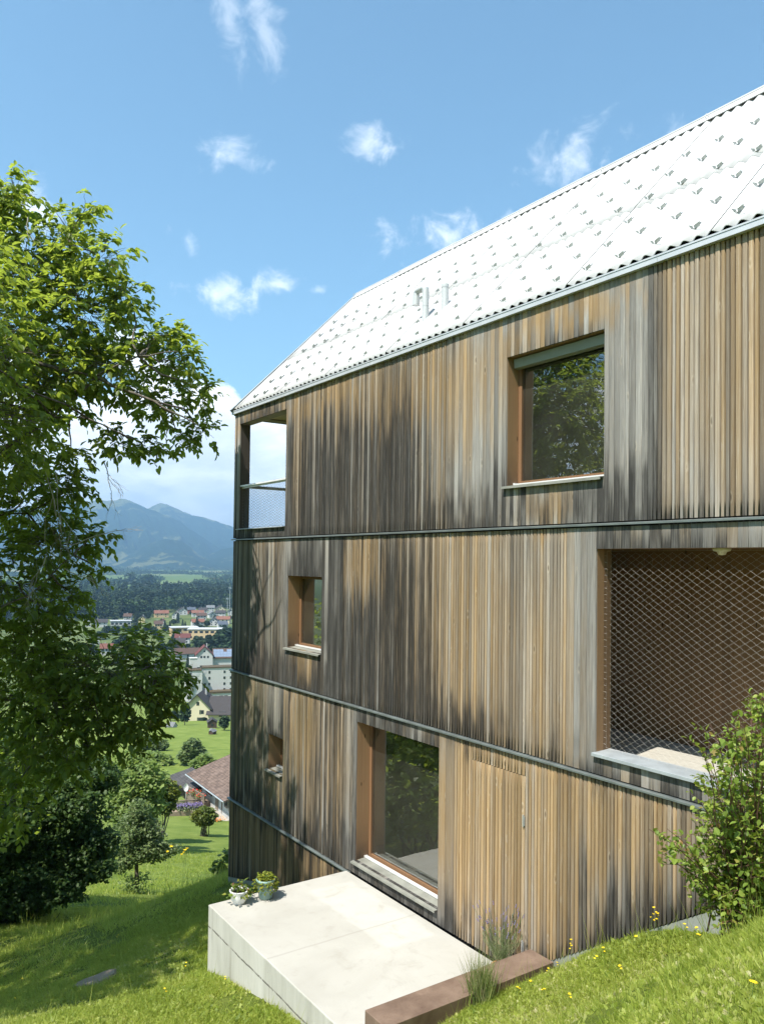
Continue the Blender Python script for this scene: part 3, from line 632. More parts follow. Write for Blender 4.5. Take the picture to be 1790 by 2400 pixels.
for (v0, v1, lift) in ((0.0, 1.86, 0.0), (1.775, RL-.03, .007)):
    vv = np.linspace(v0, v1, 5); n_ = len(ys); st = nb
    lf = lift+.004*(sheet_i % 2)
    rows = [(v0, -.009)]+[(v, 0.0) for v in vv]
    for v, o in rows:
        V.append(np.array([roof_pt(y, v, wv+l_+o) for y, wv, l_ in zip(ys, wave, lf)]))
    for i in range(len(rows)-1):
        a = (st+i*n_+np.arange(n_-1))[okf]; F.append(np.c_[a, a+1, a+1+n_, a+n_])
    nb += n_*len(rows)
V = np.vstack(V); F = np.vstack(F)
m_, n = mat('white_corrugated_roof'); tc = n.n('ShaderNodeTexCoord').outputs['Object']
f = n.noise(n.v('MULTIPLY', tc, (.7, 2.4, .7)), 1.0, 6, .6); p = n.n('ShaderNodeBsdfPrincipled', Base_Color=n.mix(n.lin(f, .3, .7), (.46, .46, .455), (.52, .52, .515)), Roughness=.7)
p.inputs['Specular IOR Level'].default_value = .25; finish(n, p); M['roof'] = m_
roof = hpart(link('roof', raw_mesh('roof', V, F, smooth=False), M['roof']))
me = roof.data; me.polygons.foreach_set('use_smooth', np.ones(len(me.polygons), bool))
bk = MB(); bk.quad((X_BACK+.05, Y_FAR, RZ0), (X_BACK+.05, Y_NEAR-.2, RZ0), (X_BACK/2, Y_NEAR-.2, 6.5), (X_BACK/2, Y_FAR, 6.5)); hpart(bk.build('rear_roof', M['roof']))
un = MB(); un.hexa([(.04, Y_NEAR, 3.245), (X_BACK/2, Y_NEAR, 6.40), (X_BACK/2, Y_FAR-.26, 6.40), (.04, Y_FAR-.26, 3.245), (.02, Y_NEAR, 3.28), (X_BACK/2, Y_NEAR, 6.46), (X_BACK/2, Y_FAR-.26, 6.46), (.02, Y_FAR-.26, 3.28)])
hpart(un.build('roof_underlay', M['membrane']))
def rpart(o): return hpart(o)
rid = MB()
for k in range(11):
    a = Y_FAR+.03-k*1.886; b = max(Y_NEAR-.2, a-1.93); e = .004*(k % 2)
    for s_ in (0, 1):
        if s_ == 0: rid.hexa([roof_pt(b, RL-.24, AMP+.006+e), roof_pt(b, RL-.24, AMP+.018+e), roof_pt(a, RL-.24, AMP+.018+e), roof_pt(a, RL-.24, AMP+.006+e), roof_pt(b, RL+.03, AMP+.006+e), roof_pt(b, RL+.03, AMP+.018+e), roof_pt(a, RL+.03, AMP+.018+e), roof_pt(a, RL+.03, AMP+.006+e)])
    rid.tube([roof_pt(a, RL+.01, AMP+.01), roof_pt(b, RL+.01, AMP+.01)], .03+e, 10)
    for yy in (a-.10, ):                                   # ridge clamps
        rid.tube([roof_pt(yy, RL-.16, AMP+.015), roof_pt(yy, RL-.16, AMP+.05), roof_pt(yy, RL-.10, AMP+.075)], .006, 5); rid.tube([roof_pt(yy-.05, RL-.16, AMP+.015), roof_pt(yy-.03, RL-.14, AMP+.06)], .006, 5)
hpart(rid.build('ridge_cap', M['fibre_white']))
vg = MB(); ya = Y_FAR+.05
vg.hexa([roof_pt(ya-.10, -.05, .034), roof_pt(ya, -.05, .034), roof_pt(ya, RL, .034), roof_pt(ya-.10, RL, .034), roof_pt(ya-.10, -.05, .042), roof_pt(ya, -.05, .042), roof_pt(ya, RL, .042), roof_pt(ya-.10, RL, .042)])
vg.hexa([roof_pt(ya-.012, -.05, -.13), roof_pt(ya, -.05, -.13), roof_pt(ya, RL, -.13), roof_pt(ya-.012, RL, -.13), roof_pt(ya-.012, -.05, .034), roof_pt(ya, -.05, .034), roof_pt(ya, RL, .034), roof_pt(ya-.012, RL, .034)])
hpart(vg.build('verge_trim', M['zinc']))
# snow guards: a bent plate on a strap, all on one grid
def guard_mb():
    g = MB(); 
    def P(y, v, o): return np.array(roof_pt(y, v, o))
    g.hexa([P(-.015, -.05, .0), P(.015, -.05, .0), P(.015, .10, .0), P(-.015, .10, .0), P(-.015, -.05, .003), P(.015, -.05, .003), P(.015, .10, .003), P(-.015, .10, .003)])
    for s_ in (-1, 1):                                     # wings leaning out from the crest
        a0, a1 = P(s_*.006, -.05, .004), P(s_*.050, -.018, -.004); b1 = P(s_*.066, -.010, .044); b0 = P(s_*.008, -.045, .032)
        n_ = np.cross(a1-a0, b0-a0); n_ = n_/np.linalg.norm(n_)*.0022
        g.hexa([a0, a1, a1+n_, a0+n_, b0, b1, b1+n_, b0+n_])
    return g
gbase = guard_mb(); GV = np.array(gbase.V)-np.array(roof_pt(0, 0, 0))
gm = MB(); gm.V = [tuple(v) for v in GV]; gm.F = gbase.F; gm.mi = gbase.mi; gm.col = gbase.col
first = None; spots = []
for r_, v in enumerate((.265, .785, 1.33, 1.90, 2.49, 3.005)):
    for k in range(0, 25): spots.append((4.39-.477*1+.4785*k, v, 0))
spots = [s_ for s_ in spots if s_[0] < Y_FAR-.15]
spots.sort(key=lambda s_: s_[0]); big, rest = spots[:100], spots[100:]
for (y, v, _) in big:
    loc = np.array(roof_pt(y, v, AMP+.012*(v > 1.8)+.004))
    if first is None:
        first = gm.build('snow_guard', M['guard']); o = first
    else: o = first.copy(); C.objects.link(o)
    o.parent = roof; o.location = loc
rs = MB()
for (y, v, _) in rest:
    loc = np.array(roof_pt(y, v, AMP+.012*(v > 1.8)+.004)); rs.add([tuple(np.array(q)+loc) for q in GV], gbase.F)
o = rs.build('snow_guard', M['guard']); o.parent = roof; o['kind'] = 'stuff'
# vent pipes
vp = MB(); yb = 9.98; q = np.array(roof_pt(yb, .80, 0)); zt = q[2]+.50
vp.tube([q-(0, 0, .08), (q[0], q[1], zt-.005)], .056, 20); vp.tube([(q[0], q[1], q[2]+.22), (q[0], q[1], q[2]+.235)], .058, 20)
el = [(q[0], q[1], zt-.05), (q[0], q[1], zt), (q[0], q[1]+.03, zt+.03), (q[0]-.0, q[1]+.21, zt+.03), (q[0], q[1]+.25, zt), (q[0], q[1]+.25, zt-.20)]
vp.tube(el, .056, 20, False); vp.tube([(q[0], q[1]+.25, zt-.199), (q[0], q[1]+.25, zt-.19)], .05, 20)
o = vp.build('vent_pipe', M['steel']); hpart(o); o['label'] = 'taller vent pipe bent over like a hook'
vq = MB(); q = np.array(roof_pt(9.66, 1.0, 0)); vq.tube([q-(0, 0, .08), (q[0], q[1], q[2]+.36)], .056, 20); vq.tube([(q[0], q[1], q[2]+.32), (q[0], q[1], q[2]+.37)], .06, 20)
o = vq.build('vent_pipe', M['steel']); hpart(o); o['label'] = 'shorter straight vent pipe'

# windows: reveal, frame, pane, sill
def window(key, name, depth=.27, cassette=False, track=True, label=None, sillm='sill'):
    y0, y1, z0, z1 = OPEN[key]; e = .004
    f = MB(); a = depth-.02; t = .062
    f.box(a, a+.07, y0+.002, y0+t, z0+.002, z1-.002); f.box(a, a+.07, y1-t, y1-.002, z0+.002, z1-.002)
    f.box(a+.001, a+.069, y0+t, y1-t, z1-t, z1-.003); f.box(a+.001, a+.069, y0+t, y1-t, z0+.003, z0+t)
    fr = hpart(f.build(name, M['larch_frame']))
    if label: fr['label'] = label
    pn = MB(); pn.quad((a+.03, y0+t-.005, z0+t-.005), (a+.03, y0+t-.005, z1-t+.005), (a+.03, y1-t+.005, z1-t+.005), (a+.03, y1-t+.005, z0+t-.005)); pn.build('pane', M['glass'], fr)
    rv = MB(); d1 = depth-.022
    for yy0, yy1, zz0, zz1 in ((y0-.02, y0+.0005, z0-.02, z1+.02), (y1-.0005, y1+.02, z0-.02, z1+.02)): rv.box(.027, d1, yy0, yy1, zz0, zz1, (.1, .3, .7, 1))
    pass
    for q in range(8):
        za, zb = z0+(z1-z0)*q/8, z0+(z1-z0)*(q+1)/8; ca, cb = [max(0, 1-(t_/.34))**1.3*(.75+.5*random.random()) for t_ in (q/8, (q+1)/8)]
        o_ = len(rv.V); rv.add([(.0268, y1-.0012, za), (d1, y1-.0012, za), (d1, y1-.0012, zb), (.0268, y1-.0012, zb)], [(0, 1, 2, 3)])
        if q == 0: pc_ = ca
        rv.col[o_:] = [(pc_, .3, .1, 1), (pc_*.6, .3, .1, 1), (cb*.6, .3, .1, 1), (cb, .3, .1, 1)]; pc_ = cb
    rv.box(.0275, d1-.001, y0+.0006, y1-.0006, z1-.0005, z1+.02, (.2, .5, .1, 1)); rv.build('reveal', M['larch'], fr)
    s_ = MB(); s_.hexa([(-.055, y0+.003, z0-.030), (d1, y0+.003, z0-.002), (d1, y1+.035, z0-.002), (-.055, y1+.035, z0-.030), (-.055, y0+.003, z0-.022), (d1, y0+.003, z0+.006), (d1, y1+.035, z0+.006), (-.055, y1+.035, z0-.022)])
    s_.box(-.058, -.052, y0+.003, y1+.035, z0-.052, z0-.021); s_.build('sill', M[sillm], fr)
    if track:
        r_ = MB()
        for k in range(2): r_.box(d1-.052-k*.035, d1-.030-k*.035, y0+.004, y1-.03, z0+.0075, z0+.028-.006*k)
        r_.box(d1-.088, d1-.03, y1-.03, y1-.004, z0+.008, z0+.035); r_.build('screen_track', M['alu'], fr)
    if cassette:
        c_ = MB(); prof = [(d1-.11, z1-.135), (d1-.12, z1-.02), (d1, z1-.001), (d1, z1-.135), (d1-.05, z1-.15)]
        vs = [(x, y, zz) for y in (y0+.002, y1-.035) for x, zz in prof]; k = len(prof)
        c_.add(vs, [(i, (i+1) % k, k+(i+1) % k, k+i) for i in range(k)]+[tuple(range(k))[::-1], tuple(range(k, 2*k))]); c_.build('blind_cassette', M['cassette'], fr)
    return fr
window('w1', 'window', .235, True, label='large upper window mirroring a tree')
window('w2', 'window', .295, label='middle storey window with its lit left reveal')
window('w3', 'window', .30, label='tiny window at the dark end of the wall')
window('door', 'window', .295, label='tall garden window reaching down to the terrace')
# corner balcony, with a thin dark rod in the gable opening
y0, y1, z0, z1 = OPEN['balcony']
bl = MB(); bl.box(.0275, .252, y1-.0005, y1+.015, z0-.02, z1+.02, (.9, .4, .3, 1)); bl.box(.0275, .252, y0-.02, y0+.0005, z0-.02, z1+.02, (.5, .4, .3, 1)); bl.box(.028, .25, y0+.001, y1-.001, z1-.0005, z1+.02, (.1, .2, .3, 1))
hpart(bl.build('balcony_reveal', M['grey_post']))
bs = MB(); bs.hexa([(-.05, y0+.002, z0-.028), (.25, y0+.002, z0-.004), (.25, y1+.03, z0-.004), (-.05, y1+.03, z0-.028), (-.05, y0+.002, z0-.012), (.25, y0+.002, z0+.006), (.25, y1+.03, z0+.006), (-.05, y1+.03, z0-.012)]); hpart(bs.build('balcony_sill', M['zinc']))
hr = MB(); hr.box(.03, .14, y0+.002, y1-.002, 1.60, 1.635); hr.box(.075, .085, y0+.002, y1-.002, 1.565, 1.60); o = hpart(hr.build('handrail', M['alu'])); o['label'] = 'pale handrail along the wall side'
hr = MB(); hr.box(.27, 3.05, 16.0, 16.10, 1.60, 1.66); o = hpart(hr.build('handrail', M['zinc_dark'])); o['label'] = 'dark handrail along the gable side'
rd = MB(); rd.tube([(.27, 16.02, 3.115), (3.05, 16.02, 3.115)], .012, 6); hpart(rd.build('curtain_rod', M['zinc_dark']))
def net(name, axis, c, u0, u1, z0, z1, du, dz, rad, m_='cable'):
    """a rope net of long diamonds, one mesh: thin prisms along both diagonals, kinked at the knots"""
    g = MB(); slope = dz/du
    for s_ in (1, -1):
        k0 = -int(math.ceil(slope*(u1-u0)/dz))-1; k1 = int(math.ceil((z1-z0+slope*(u1-u0))/dz))+1
        for k in range(k0, k1+1):
            b = k*dz
            pts = []
            for i in range(int((u1-u0)/(du/2))+2):
                u = u0 + i*du/2
                if u > u1+1e-6: break
                zz = z0 + b + s_*slope*(u-u0)
                if z0-1e-6 <= zz <= z1+1e-6:
                    pts.append((c+.0025*s_*(1 if i % 2 else -1), u, zz) if axis == 'x' else (u, c+.0025*s_*(1 if i % 2 else -1), zz))
            if len(pts) >= 2: g.tube(pts, rad, 4, False)
    if axis == 'x':
        for zz in np.arange(z0+dz/2, z1, dz): g.tube([(c, u1, zz), (c, u1+.035, zz+.003)], rad*1.5, 5); 
        for uu in np.arange(u0+du/2, u1, du): g.tube([(c, uu, z0), (c, uu, z0-.03)], rad*1.4, 4); g.tube([(c, uu, z1), (c, uu, z1+.02)], rad*1.4, 4)
        g.tube([(c, u0, z0), (c, u1, z0), (c, u1, z1), (c, u0, z1)], rad*1.25, 5)
    return hpart(g.build(name, M[m_]))
o = net('safety_net', 'x', .085, y0+.02, y1-.06, z0+.02, 1.58, .105, .062, .0021, 'zinc_dark'); o['label'] = 'fine rope net below the balcony handrail'
o = net('safety_net', 'y', 16.04, .27, 2.6, z0+.02, 1.6, .105, .062, .0021, 'zinc_dark'); o['label'] = 'fine rope net on the gable side'
# loggia
y0, y1, z0, z1 = OPEN['loggia']; LB = 1.92
lg = MB()
k = 0; yy = 8.0
lw = MB(); 
while yy > Y_NEAR+.3:
    w_ = .10+.09*RNG.random(); lw.box(LB+.003*RNG.random(), LB+.03, yy-w_+.002, yy, -2.29, .40, (.22*RNG.random()**2, RNG.random(), RNG.random(), 1)); yy -= w_
hpart(lw.build('loggia_back_wall', M['loggia_board']))
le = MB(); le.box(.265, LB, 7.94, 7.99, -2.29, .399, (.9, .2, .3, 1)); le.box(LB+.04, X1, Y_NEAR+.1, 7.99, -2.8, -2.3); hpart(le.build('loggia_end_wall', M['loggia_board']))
lf = MB()
for kx in range(14): lf.box(.262+kx*.118, .262+kx*.118+.113, Y_NEAR+.3, 7.93, -2.33, -2.302+.002*RNG.random())
hpart(lf.build('loggia_floor', M['loggia_floor']))
lc = MB(); lc.box(.265, LB, Y_NEAR+.3, 7.93, .21, .399); hpart(lc.build('loggia_ceiling', M['loggia_board']))
lr = MB()
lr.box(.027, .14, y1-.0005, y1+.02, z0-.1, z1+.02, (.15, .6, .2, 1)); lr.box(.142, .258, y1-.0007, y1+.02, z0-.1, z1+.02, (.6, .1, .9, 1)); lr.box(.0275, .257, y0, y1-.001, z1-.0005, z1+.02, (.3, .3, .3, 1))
hpart(lr.build('loggia_reveal', M['larch']))
ls = MB(); ls.hexa([(-.05, y0, z0-.045), (.262, y0, z0-.045), (.262, y1+.012, z0-.045), (-.05, y1+.012, z0-.045), (-.05, y0, z0-.008), (.262, y0, z0+.004), (.262, y1+.012, z0+.004), (-.05, y1+.012, z0-.008)])
o = ls.build('loggia_sill', M['zinc'], bevel=.003); hpart(o)
o = net('safety_net', 'x', .135, y0, y1-.045, z0+.035, z1-.025, .116, .074, .0006); o['label'] = 'rope net closing the whole loggia opening'
ll = MB(); q = at(1695, 1287, 9.0); lx = .75
ly = float(np.interp(0, [0, 1], [0, 0])); rr_ = ray(1695, 1293); t_ = (.17-CAM[2])/rr_[2]
tq = CAM + rr_*((.20)/rr_[2]); ll.lathe([(.0, 0), (.085, 0), (.095, -.02), (.085, -.05), (.05, -.06), (.035, -.09), (0, -.095)], 18, (.45, 4.78, .209)); hpart(ll.build('ceiling_lamp', M['lamp'], smooth=True))
#@@NEXT2

# ------------------------------------------------------------------ terrace, steel, pots
PT = -5.153
tb = MB(); tb.box(-2.436, -.004, 7.02, 11.296, -7.6, PT)
o = tb.build('concrete_terrace', M['concrete'], bevel=.012); tag(o, 'pale concrete terrace block standing out of the slope beside the garden window', 'terrace')
ct = MB(); ct.box(-2.446, -.03, 6.63, 7.015, -5.9, -4.705)
o = ct.build('steel_edge', M['corten'], bevel=.006); tag(o, 'rust brown steel edging box across the near end of the terrace', 'steel edging')

LEAF2 = np.array([(0, 0, 0), (-.5, .38, .06), (0, .45, -.05), (.5, .38, .06), (0, 1.0, -.12)], float)   # folded leaf: two halves
LEAF2_F = np.array([(0, 2, 1), (0, 3, 2), (1, 2, 4), (2, 3, 4)])
LEAF_R = np.array([(0, 0, 0), (-.36, .22, .05), (-.44, .55, .07), (0, .5, -.05), (.36, .22, .05), (.44, .55, .07), (0, 1.0, -.16), (-.22, .86, -.02), (.22, .86, -.02)], float)
LEAF_RF = np.array([(0, 3, 1), (1, 3, 2), (2, 3, 7), (7, 3, 6), (0, 4, 3), (4, 5, 3), (5, 8, 3), (8, 6, 3)])
BLADE = np.array([(-.5, 0, 0), (.5, 0, 0), (-.38, .5, .06), (.38, .5, .06), (0, 1, .28)], float)
BLADE_F = np.array([(0, 1, 3), (0, 3, 2), (2, 3, 4)])
TRI = np.array([(-.5, 0, 0), (.5, 0, 0), (0, 1, .2)], float); TRI_F = np.array([(0, 1, 2)])
QUADT = np.array([(-.5, 0, .04), (.1, -.12, -.05), (.5, .45, .05), (.35, 1, -.06), (-.42, .85, .05)], float); QUADT_F = np.array([(0, 1, 4), (1, 2, 4), (2, 3, 4)])

def leaves(name, P, size, mat_, parent, tv=LEAF2, tf=LEAF2_F, droop=.35, aspect=.55, up=None, rnd=None, inv=None):
    N = len(P); d = rand_dir(N); d[:, 2] = d[:, 2]*.6-droop; d = unit(d) if up is None else unit(up)
    hint = unit(rand_dir(N)*.6+np.array([0, 0, 1.0])); X, Y, Z = frame_from(d, hint)
    S = (size*(.65+.7*RNG.random(N)))[:, None]*np.array([aspect, 1, 1])
    V, F, c = scatter(tv, tf, P, X, Y, Z, S, rnd)
    o = link(name, raw_mesh(name, V, F, c), M[mat_], parent); return o

def potted(name, loc, prof, potm, label, nleaf, spread, leafm, lsize, height, hang=0.0, tv=LEAF2, tf=LEAF2_F, rim=None):
    t = empty(name, loc); tag(t, label, 'potted plant')
    m1 = MB(); m1.lathe(prof, 32); o = m1.build('pot', M[potm], t, smooth=True)
    r_in, zt = rim; s_ = MB(); s_.lathe([(0, zt-.02), (r_in*.5, zt-.012), (r_in, zt-.028)], 24); s_.build('soil', M['soil'], t)
    a = RNG.random(nleaf)*2*math.pi; rr = spread*np.sqrt(RNG.random(nleaf)); zz = zt + height*(1-(rr/spread)**2)*RNG.random(nleaf)
    over = rr > r_in; zz[over] -= hang*RNG.random(over.sum())
    P = np.c_[rr*np.cos(a), rr*np.sin(a), zz]
    lf_ = leaves('foliage', P, lsize, leafm, t, tv, tf, .1, .7)
    st_ = MB()
    for k in range(14):
        an = random.random()*6.28; r2 = spread*.85*random.random(); st_.tube([(0.02*math.cos(an), .02*math.sin(an), zt-.02), (r2*.5*math.cos(an), r2*.5*math.sin(an), zt+height*.6), (r2*math.cos(an), r2*math.sin(an), zt+height*.35-(hang*.7 if r2 > r_in else 0))], .003, 4)
    st_.build('stalk', M['stem'], t); return t
BOWL = [(0, .012), (.072, .012), (.075, 0), (.085, 0), (.09, .015), (.118, .06), (.134, .13), (.140, .185), (.146, .192), (.143, .20), (.128, .198), (.124, .16)]
potted('potted_strawberry', (-2.03, 11.10, PT+.001), BOWL, 'white_plastic', 'small white bowl with a reddening leafy plant at the terrace corner', 80, .19, 'pot_leaf', .075, .16, .07, rim=(.125, .19))
for k in range(3): pass
CONE = [(0, .004), (.085, .004), (.088, 0), (.10, .01), (.122, .16), (.137, .255), (.146, .258), (.148, .295), (.138, .30), (.130, .296), (.128, .26)]
potted('potted_sedum', (-1.62, 11.04, PT+.001), CONE, 'teal', 'tall pale teal pot overflowing with fine yellow green sedum', 700, .19, 'sedum', .03, .10, .16, QUADT, QUADT_F, rim=(.13, .285))
q = CAM+ray(1160, 2252)*((-4.945)/ray(1160, 2252)[2])
lp = (float(q[0])-.02, 7.26, PT+.001)
lav = empty('potted_lavender', lp); tag(lav, 'terracotta pot of lavender behind the rusty steel edging', 'potted plant')
m1 = MB(); m1.lathe([(0, .004), (.08, .004), (.083, 0), (.10, .15), (.112, .175), (.125, .178), (.127, .215), (.112, .215), (.108, .18)], 28); m1.build('pot', M['terracotta'], lav, smooth=True)
s_ = MB(); s_.lathe([(0, .185), (.11, .175)], 20); s_.build('soil', M['soil'], lav)
N = 900; dd = unit(rand_dir(N)*np.array([.5, .5, .25])+np.array([0, 0, .75])); P = dd*(.05+.40*RNG.random(N)[:, None])+np.array([0, 0, .19])
leaves('foliage', P, .06, 'lav_leaf', lav, BLADE, BLADE_F, 0, .09, up=dd+rand_dir(N)*.35)
fs = MB(); fq = MB()
for k in range(46):
    d = unit(rand_dir(1)[0]*np.array([.42, .42, .1])+np.array([0, 0, .8])); L = .50+.30*random.random(); b_ = np.array([0, 0, .2]); tip = b_+d*L+np.array([0, 0, .02])
    fs.tube([b_+d*.1, b_+d*L*.6, tip], .0018, 3)
    for j in range(5): pq = b_+d*(L-.01*j-.005*random.random())+rand_dir(1)[0]*.004; fq.tube([pq-(0, 0, .005), pq, pq+(0, 0, .006)], [.002, .006, .001], 5)
fs.build('stalk', M['stem'], lav); fq.build('blossom', M['lav_flower'], lav)['kind'] = 'stuff'

# stone slab in the lawn
P0, _ = hit(228, 2300); st = MB(); ring = []
for k in range(22):
    a = 2*math.pi*k/22; r_ = .33*(1+.16*math.sin(3*a+1)+.10*math.sin(5*a)); ring.append((r_*1.0*math.cos(a+.3), r_*1.35*math.sin(a+.3)))
gr = [(x, y, gz(P0[0]+x, P0[1]+y)-P0[2]) for x, y in ring]
n_ = len(ring); st.add([(x, y, z_-.1) for x, y, z_ in gr]+[(x, y, z_+.035) for x, y, z_ in gr]+[(x*.9, y*.9, z_+.05) for x, y, z_ in gr], [(k, (k+1) % n_, n_+(k+1) % n_, n_+k) for k in range(n_)]+[(n_+k, n_+(k+1) % n_, 2*n_+(k+1) % n_, 2*n_+k) for k in range(n_)]+[tuple(range(2*n_, 3*n_))])
o = st.build('stone_slab', M['stone']); o.location = P0; tag(o, 'flat grey brown stone slab sunk into the shaded lawn', 'stone slab')

# ------------------------------------------------------------------ trees
def wob(p0, p1, n=6, amp=.08, sag=0.0):
    p0 = np.array(p0, float); p1 = np.array(p1, float); L = np.linalg.norm(p1-p0); out = []
    ph = RNG.random(6)*6.28
    for i in range(n+1):
        t = i/n; s_ = math.sin(math.pi*t)
        out.append(p0+(p1-p0)*t+L*amp*s_*np.array([math.sin(4*t+ph[0]), math.sin(4.5*t+ph[1]), .7*math.sin(5*t+ph[2])])+np.array([0, 0, sag*s_*L]))
    return out
walnut = empty('walnut_tree', (-9.0, 15.6, gz(-9.0, 15.6)))
tag(walnut, 'big walnut tree reaching in from the left with long leafy branches', 'tree')
WO = np.array(walnut.location)
SUNV = -SUN/SUN[0]*-1
clumps = []      # centre (world), radii, leaf count, tilt
DS = 1.17
def cl(x, y, r, d, dens=1.0, flat=.85, deep=1.25):
    d *= DS
    for _ in range(14):                                   # keep the near wall clear of its shadow
        c_ = at(x*KV, y*KV, d); t_ = -c_[0]; yh = c_[1]+.22*t_; zh = c_[2]-1.65*t_
        if t_ > 0 and yh-r*KV/F_PX*d*.7 < 15.3 and -6 < zh < 3.4: d *= 1.025
        else: break
    clumps.append((at(x*KV, y*KV, d), r*KV/F_PX*d, dens, flat, deep))
for a in [(35, 420, 54, 13), (-70, 470, 100, 13.5), (20, 460, 42, 13, .8), (150, 500, 62, 13), (185, 450, 32, 13, .7), (60, 575, 100, 13), (215, 560, 62, 12.5), (275, 640, 50, 12.5), (180, 670, 105, 13), (50, 715, 125, 13.5), (328, 720, 50, 12), (250, 790, 80, 12.5),
          (385, 720, 28, 12, .9), (372, 780, 58, 12), (432, 850, 40, 12), (345, 860, 62, 12.2), (440, 930, 30, 12, .9), (400, 945, 32, 12, .9), (245, 955, 42, 12.2, .9), (315, 965, 38, 12, .9), (100, 850, 92, 13), (20, 940, 110, 14), (160, 790, 80, 13),
          (60, 1080, 100, 13), (140, 1050, 60, 12.5), (195, 1155, 38, 12), (205, 1225, 22, 12, .9), (110, 1180, 80, 12.5), (150, 980, 40, 12.5, .7), (20, 1250, 110, 12), (85, 1330, 92, 12.6), (160, 1290, 45, 12.6, .8),
          (225, 1440, 105, 12.3), (325, 1425, 78, 12.3), (385, 1465, 42, 12.3), (120, 1480, 110, 12.3), (300, 1520, 75, 12.3), (245, 1595, 55, 12.3), (325, 1575, 34, 12.3, .9), (345, 1505, 40, 12.3), (150, 1590, 90, 12.3), (40, 1500, 120, 12.8), (50, 1640, 90, 12.3), (200, 1530, 80, 12.5), (20, 1740, 55, 11.6), (70, 1400, 95, 12.4)]:
    cl(*a)
NV = len(clumps)
for c in [(-6.3, 13.5, 4.0, 1.5), (-7.4, 15.0, 2.6, 1.7), (-6.2, 12.6, 3.4, 1.3), (-8.8, 18.2, 5.2, 1.8), (-8.2, 14.5, 5.8, 2.0), (-9.8, 12.6, 3.2, 1.8), (-7.6, 16.5, 4.2, 1.9), (-6.4, 15.6, 1.8, 1.5), (-10.5, 15.5, 4.0, 2.0), (-5.4, 14.0, 2.2, 1.25), (-7.6, 11.9, .6, 1.4), (-12.4, 9.6, 2.6, 1.7), (-8.2, 17.6, 1.6, 1.7), (-6.6, 13.8, .2, 1.2), (-11.4, 13.4, 1.2, 1.7), (-8.0, 14.3, 7.6, 1.2), (-5.0, 15.0, 3.6, 1.3), (-6.8, 17.4, 6.0, 1.3), (-7.4, 13.2, -1.2, 1.2), (-5.8, 16.4, -.6, 1.2)]:
    clumps.append((np.array(c[:3]), c[3], .72, .85, 1.0))
LP = []; LD = []; twigs = MB(); limbs = MB()
top = np.array([-8.5, 15.8, 3.8]); fork = np.array([-8.7, 15.7, -4.6])
limbs.tube(wob(WO+np.array([0, 0, -.4]), fork, 5, .03), [.40, .36, .33, .31, .30, .29], 12)
ends = [fork, np.array([-8.5, 15.8, -.9]), top]
limbs.tube(wob(fork, ends[1], 4, .04)+wob(ends[1], top, 5, .04)[1:], np.linspace(.27, .08, 10), 10)
nodes = [fork, ends[1], (ends[1]+top)/2, top, np.array([-8.5, 15.8, 1.2])]
main = [(at(-30*KV, 1000*KV, 12.6*DS), at(120*KV, 895*KV, 12.5*DS), at(215*KV, 808*KV, 12.4*DS), at(300*KV, 770*KV, 12.2*DS), at(385*KV, 760*KV, 12*DS)),
        (at(-40*KV, 1120*KV, 12.8*DS), at(60*KV, 1110*KV, 12.6*DS), at(150*KV, 1060*KV, 12.5*DS)),
        (at(-60*KV, 1500*KV, 12.7*DS), at(80*KV, 1520*KV, 12.5*DS), at(190*KV, 1500*KV, 12.3*DS), at(300*KV, 1460*KV, 12.3*DS), at(370*KV, 1465*KV, 12.3*DS)),
        (at(-60*KV, 700*KV, 13.2*DS), at(60*KV, 560*KV, 13*DS), at(150*KV, 520*KV, 13*DS)), (at(-50*KV, 560*KV, 13.3*DS), at(20*KV, 470*KV, 13*DS), at(40*KV, 400*KV, 13*DS)),
        (at(110*KV, 900*KV, 12.5*DS), at(190*KV, 905*KV, 12.3*DS), at(255*KV, 935*KV, 12.2*DS)), (at(205*KV, 815*KV, 12.4*DS), at(290*KV, 850*KV, 12.2*DS), at(370*KV, 890*KV, 12*DS), at(430*KV, 920*KV, 12*DS)),
        (at(-40*KV, 1330*KV, 11.5*DS), at(60*KV, 1290*KV, 11.8*DS), at(160*KV, 1200*KV, 12*DS))]
for mm in main:
    start = nodes[int(np.argmin([np.linalg.norm(mm[0]-n_) for n_ in nodes[:5]]))]
    chain = [start]+list(mm); path = []
    for a, b in zip(chain[:-1], chain[1:]): path += wob(a, b, 4, .035)[(1 if path else 0):]
    limbs.tube(path, np.linspace(.042 if len(mm) > 3 else .03, .008, len(path)), 8); nodes += path[4::2]
for (c, r, dens, flat, deep) in clumps:
    nd = min(nodes, key=lambda q_: np.linalg.norm(q_-c)); limbs.tube(wob(nd, c, 5, .07), np.linspace(.022, .008, 6), 5)
    nc_ = max(6, int(66*(r/.6)**1.85*dens*deep*(.80 if c[2] < -.3 else 1)))
    dd = rand_dir(nc_)*(RNG.random(nc_)**.42)[:, None]*r*1.05
    ax = unit(c-CAM); along = dd@ax; dd = dd+ax*(along*(deep-1))[:, None]; dd[:, 2] *= flat
    for k, off in enumerate(dd):
        p0 = c+off; out = unit(off+np.array([0, 0, -.15])+rand_dir(1)[0]*.55); L = .16+.16*random.random()
        if random.random() < .5 or np.linalg.norm(off) > .7*r: twigs.tube(wob(c+off*.35, p0, 3, .10), [.006, .005, .004, .003], 3, False)
        nl = random.choice((5, 7, 7, 9)); side = unit(np.cross(out, (0, 0, 1))); b = p0
        for j in range(nl):
            t = .25+.75*(j//2)/(nl//2); s_ = 0 if j == nl-1 else (1 if j % 2 else -1)
            LP.append(b+out*L*t+np.array([0, 0, -.05*t*t])); LD.append(out*(.55 if s_ else 1)+side*s_*.9+np.array([0, 0, -.42])+RNG.normal(size=3)*.22)
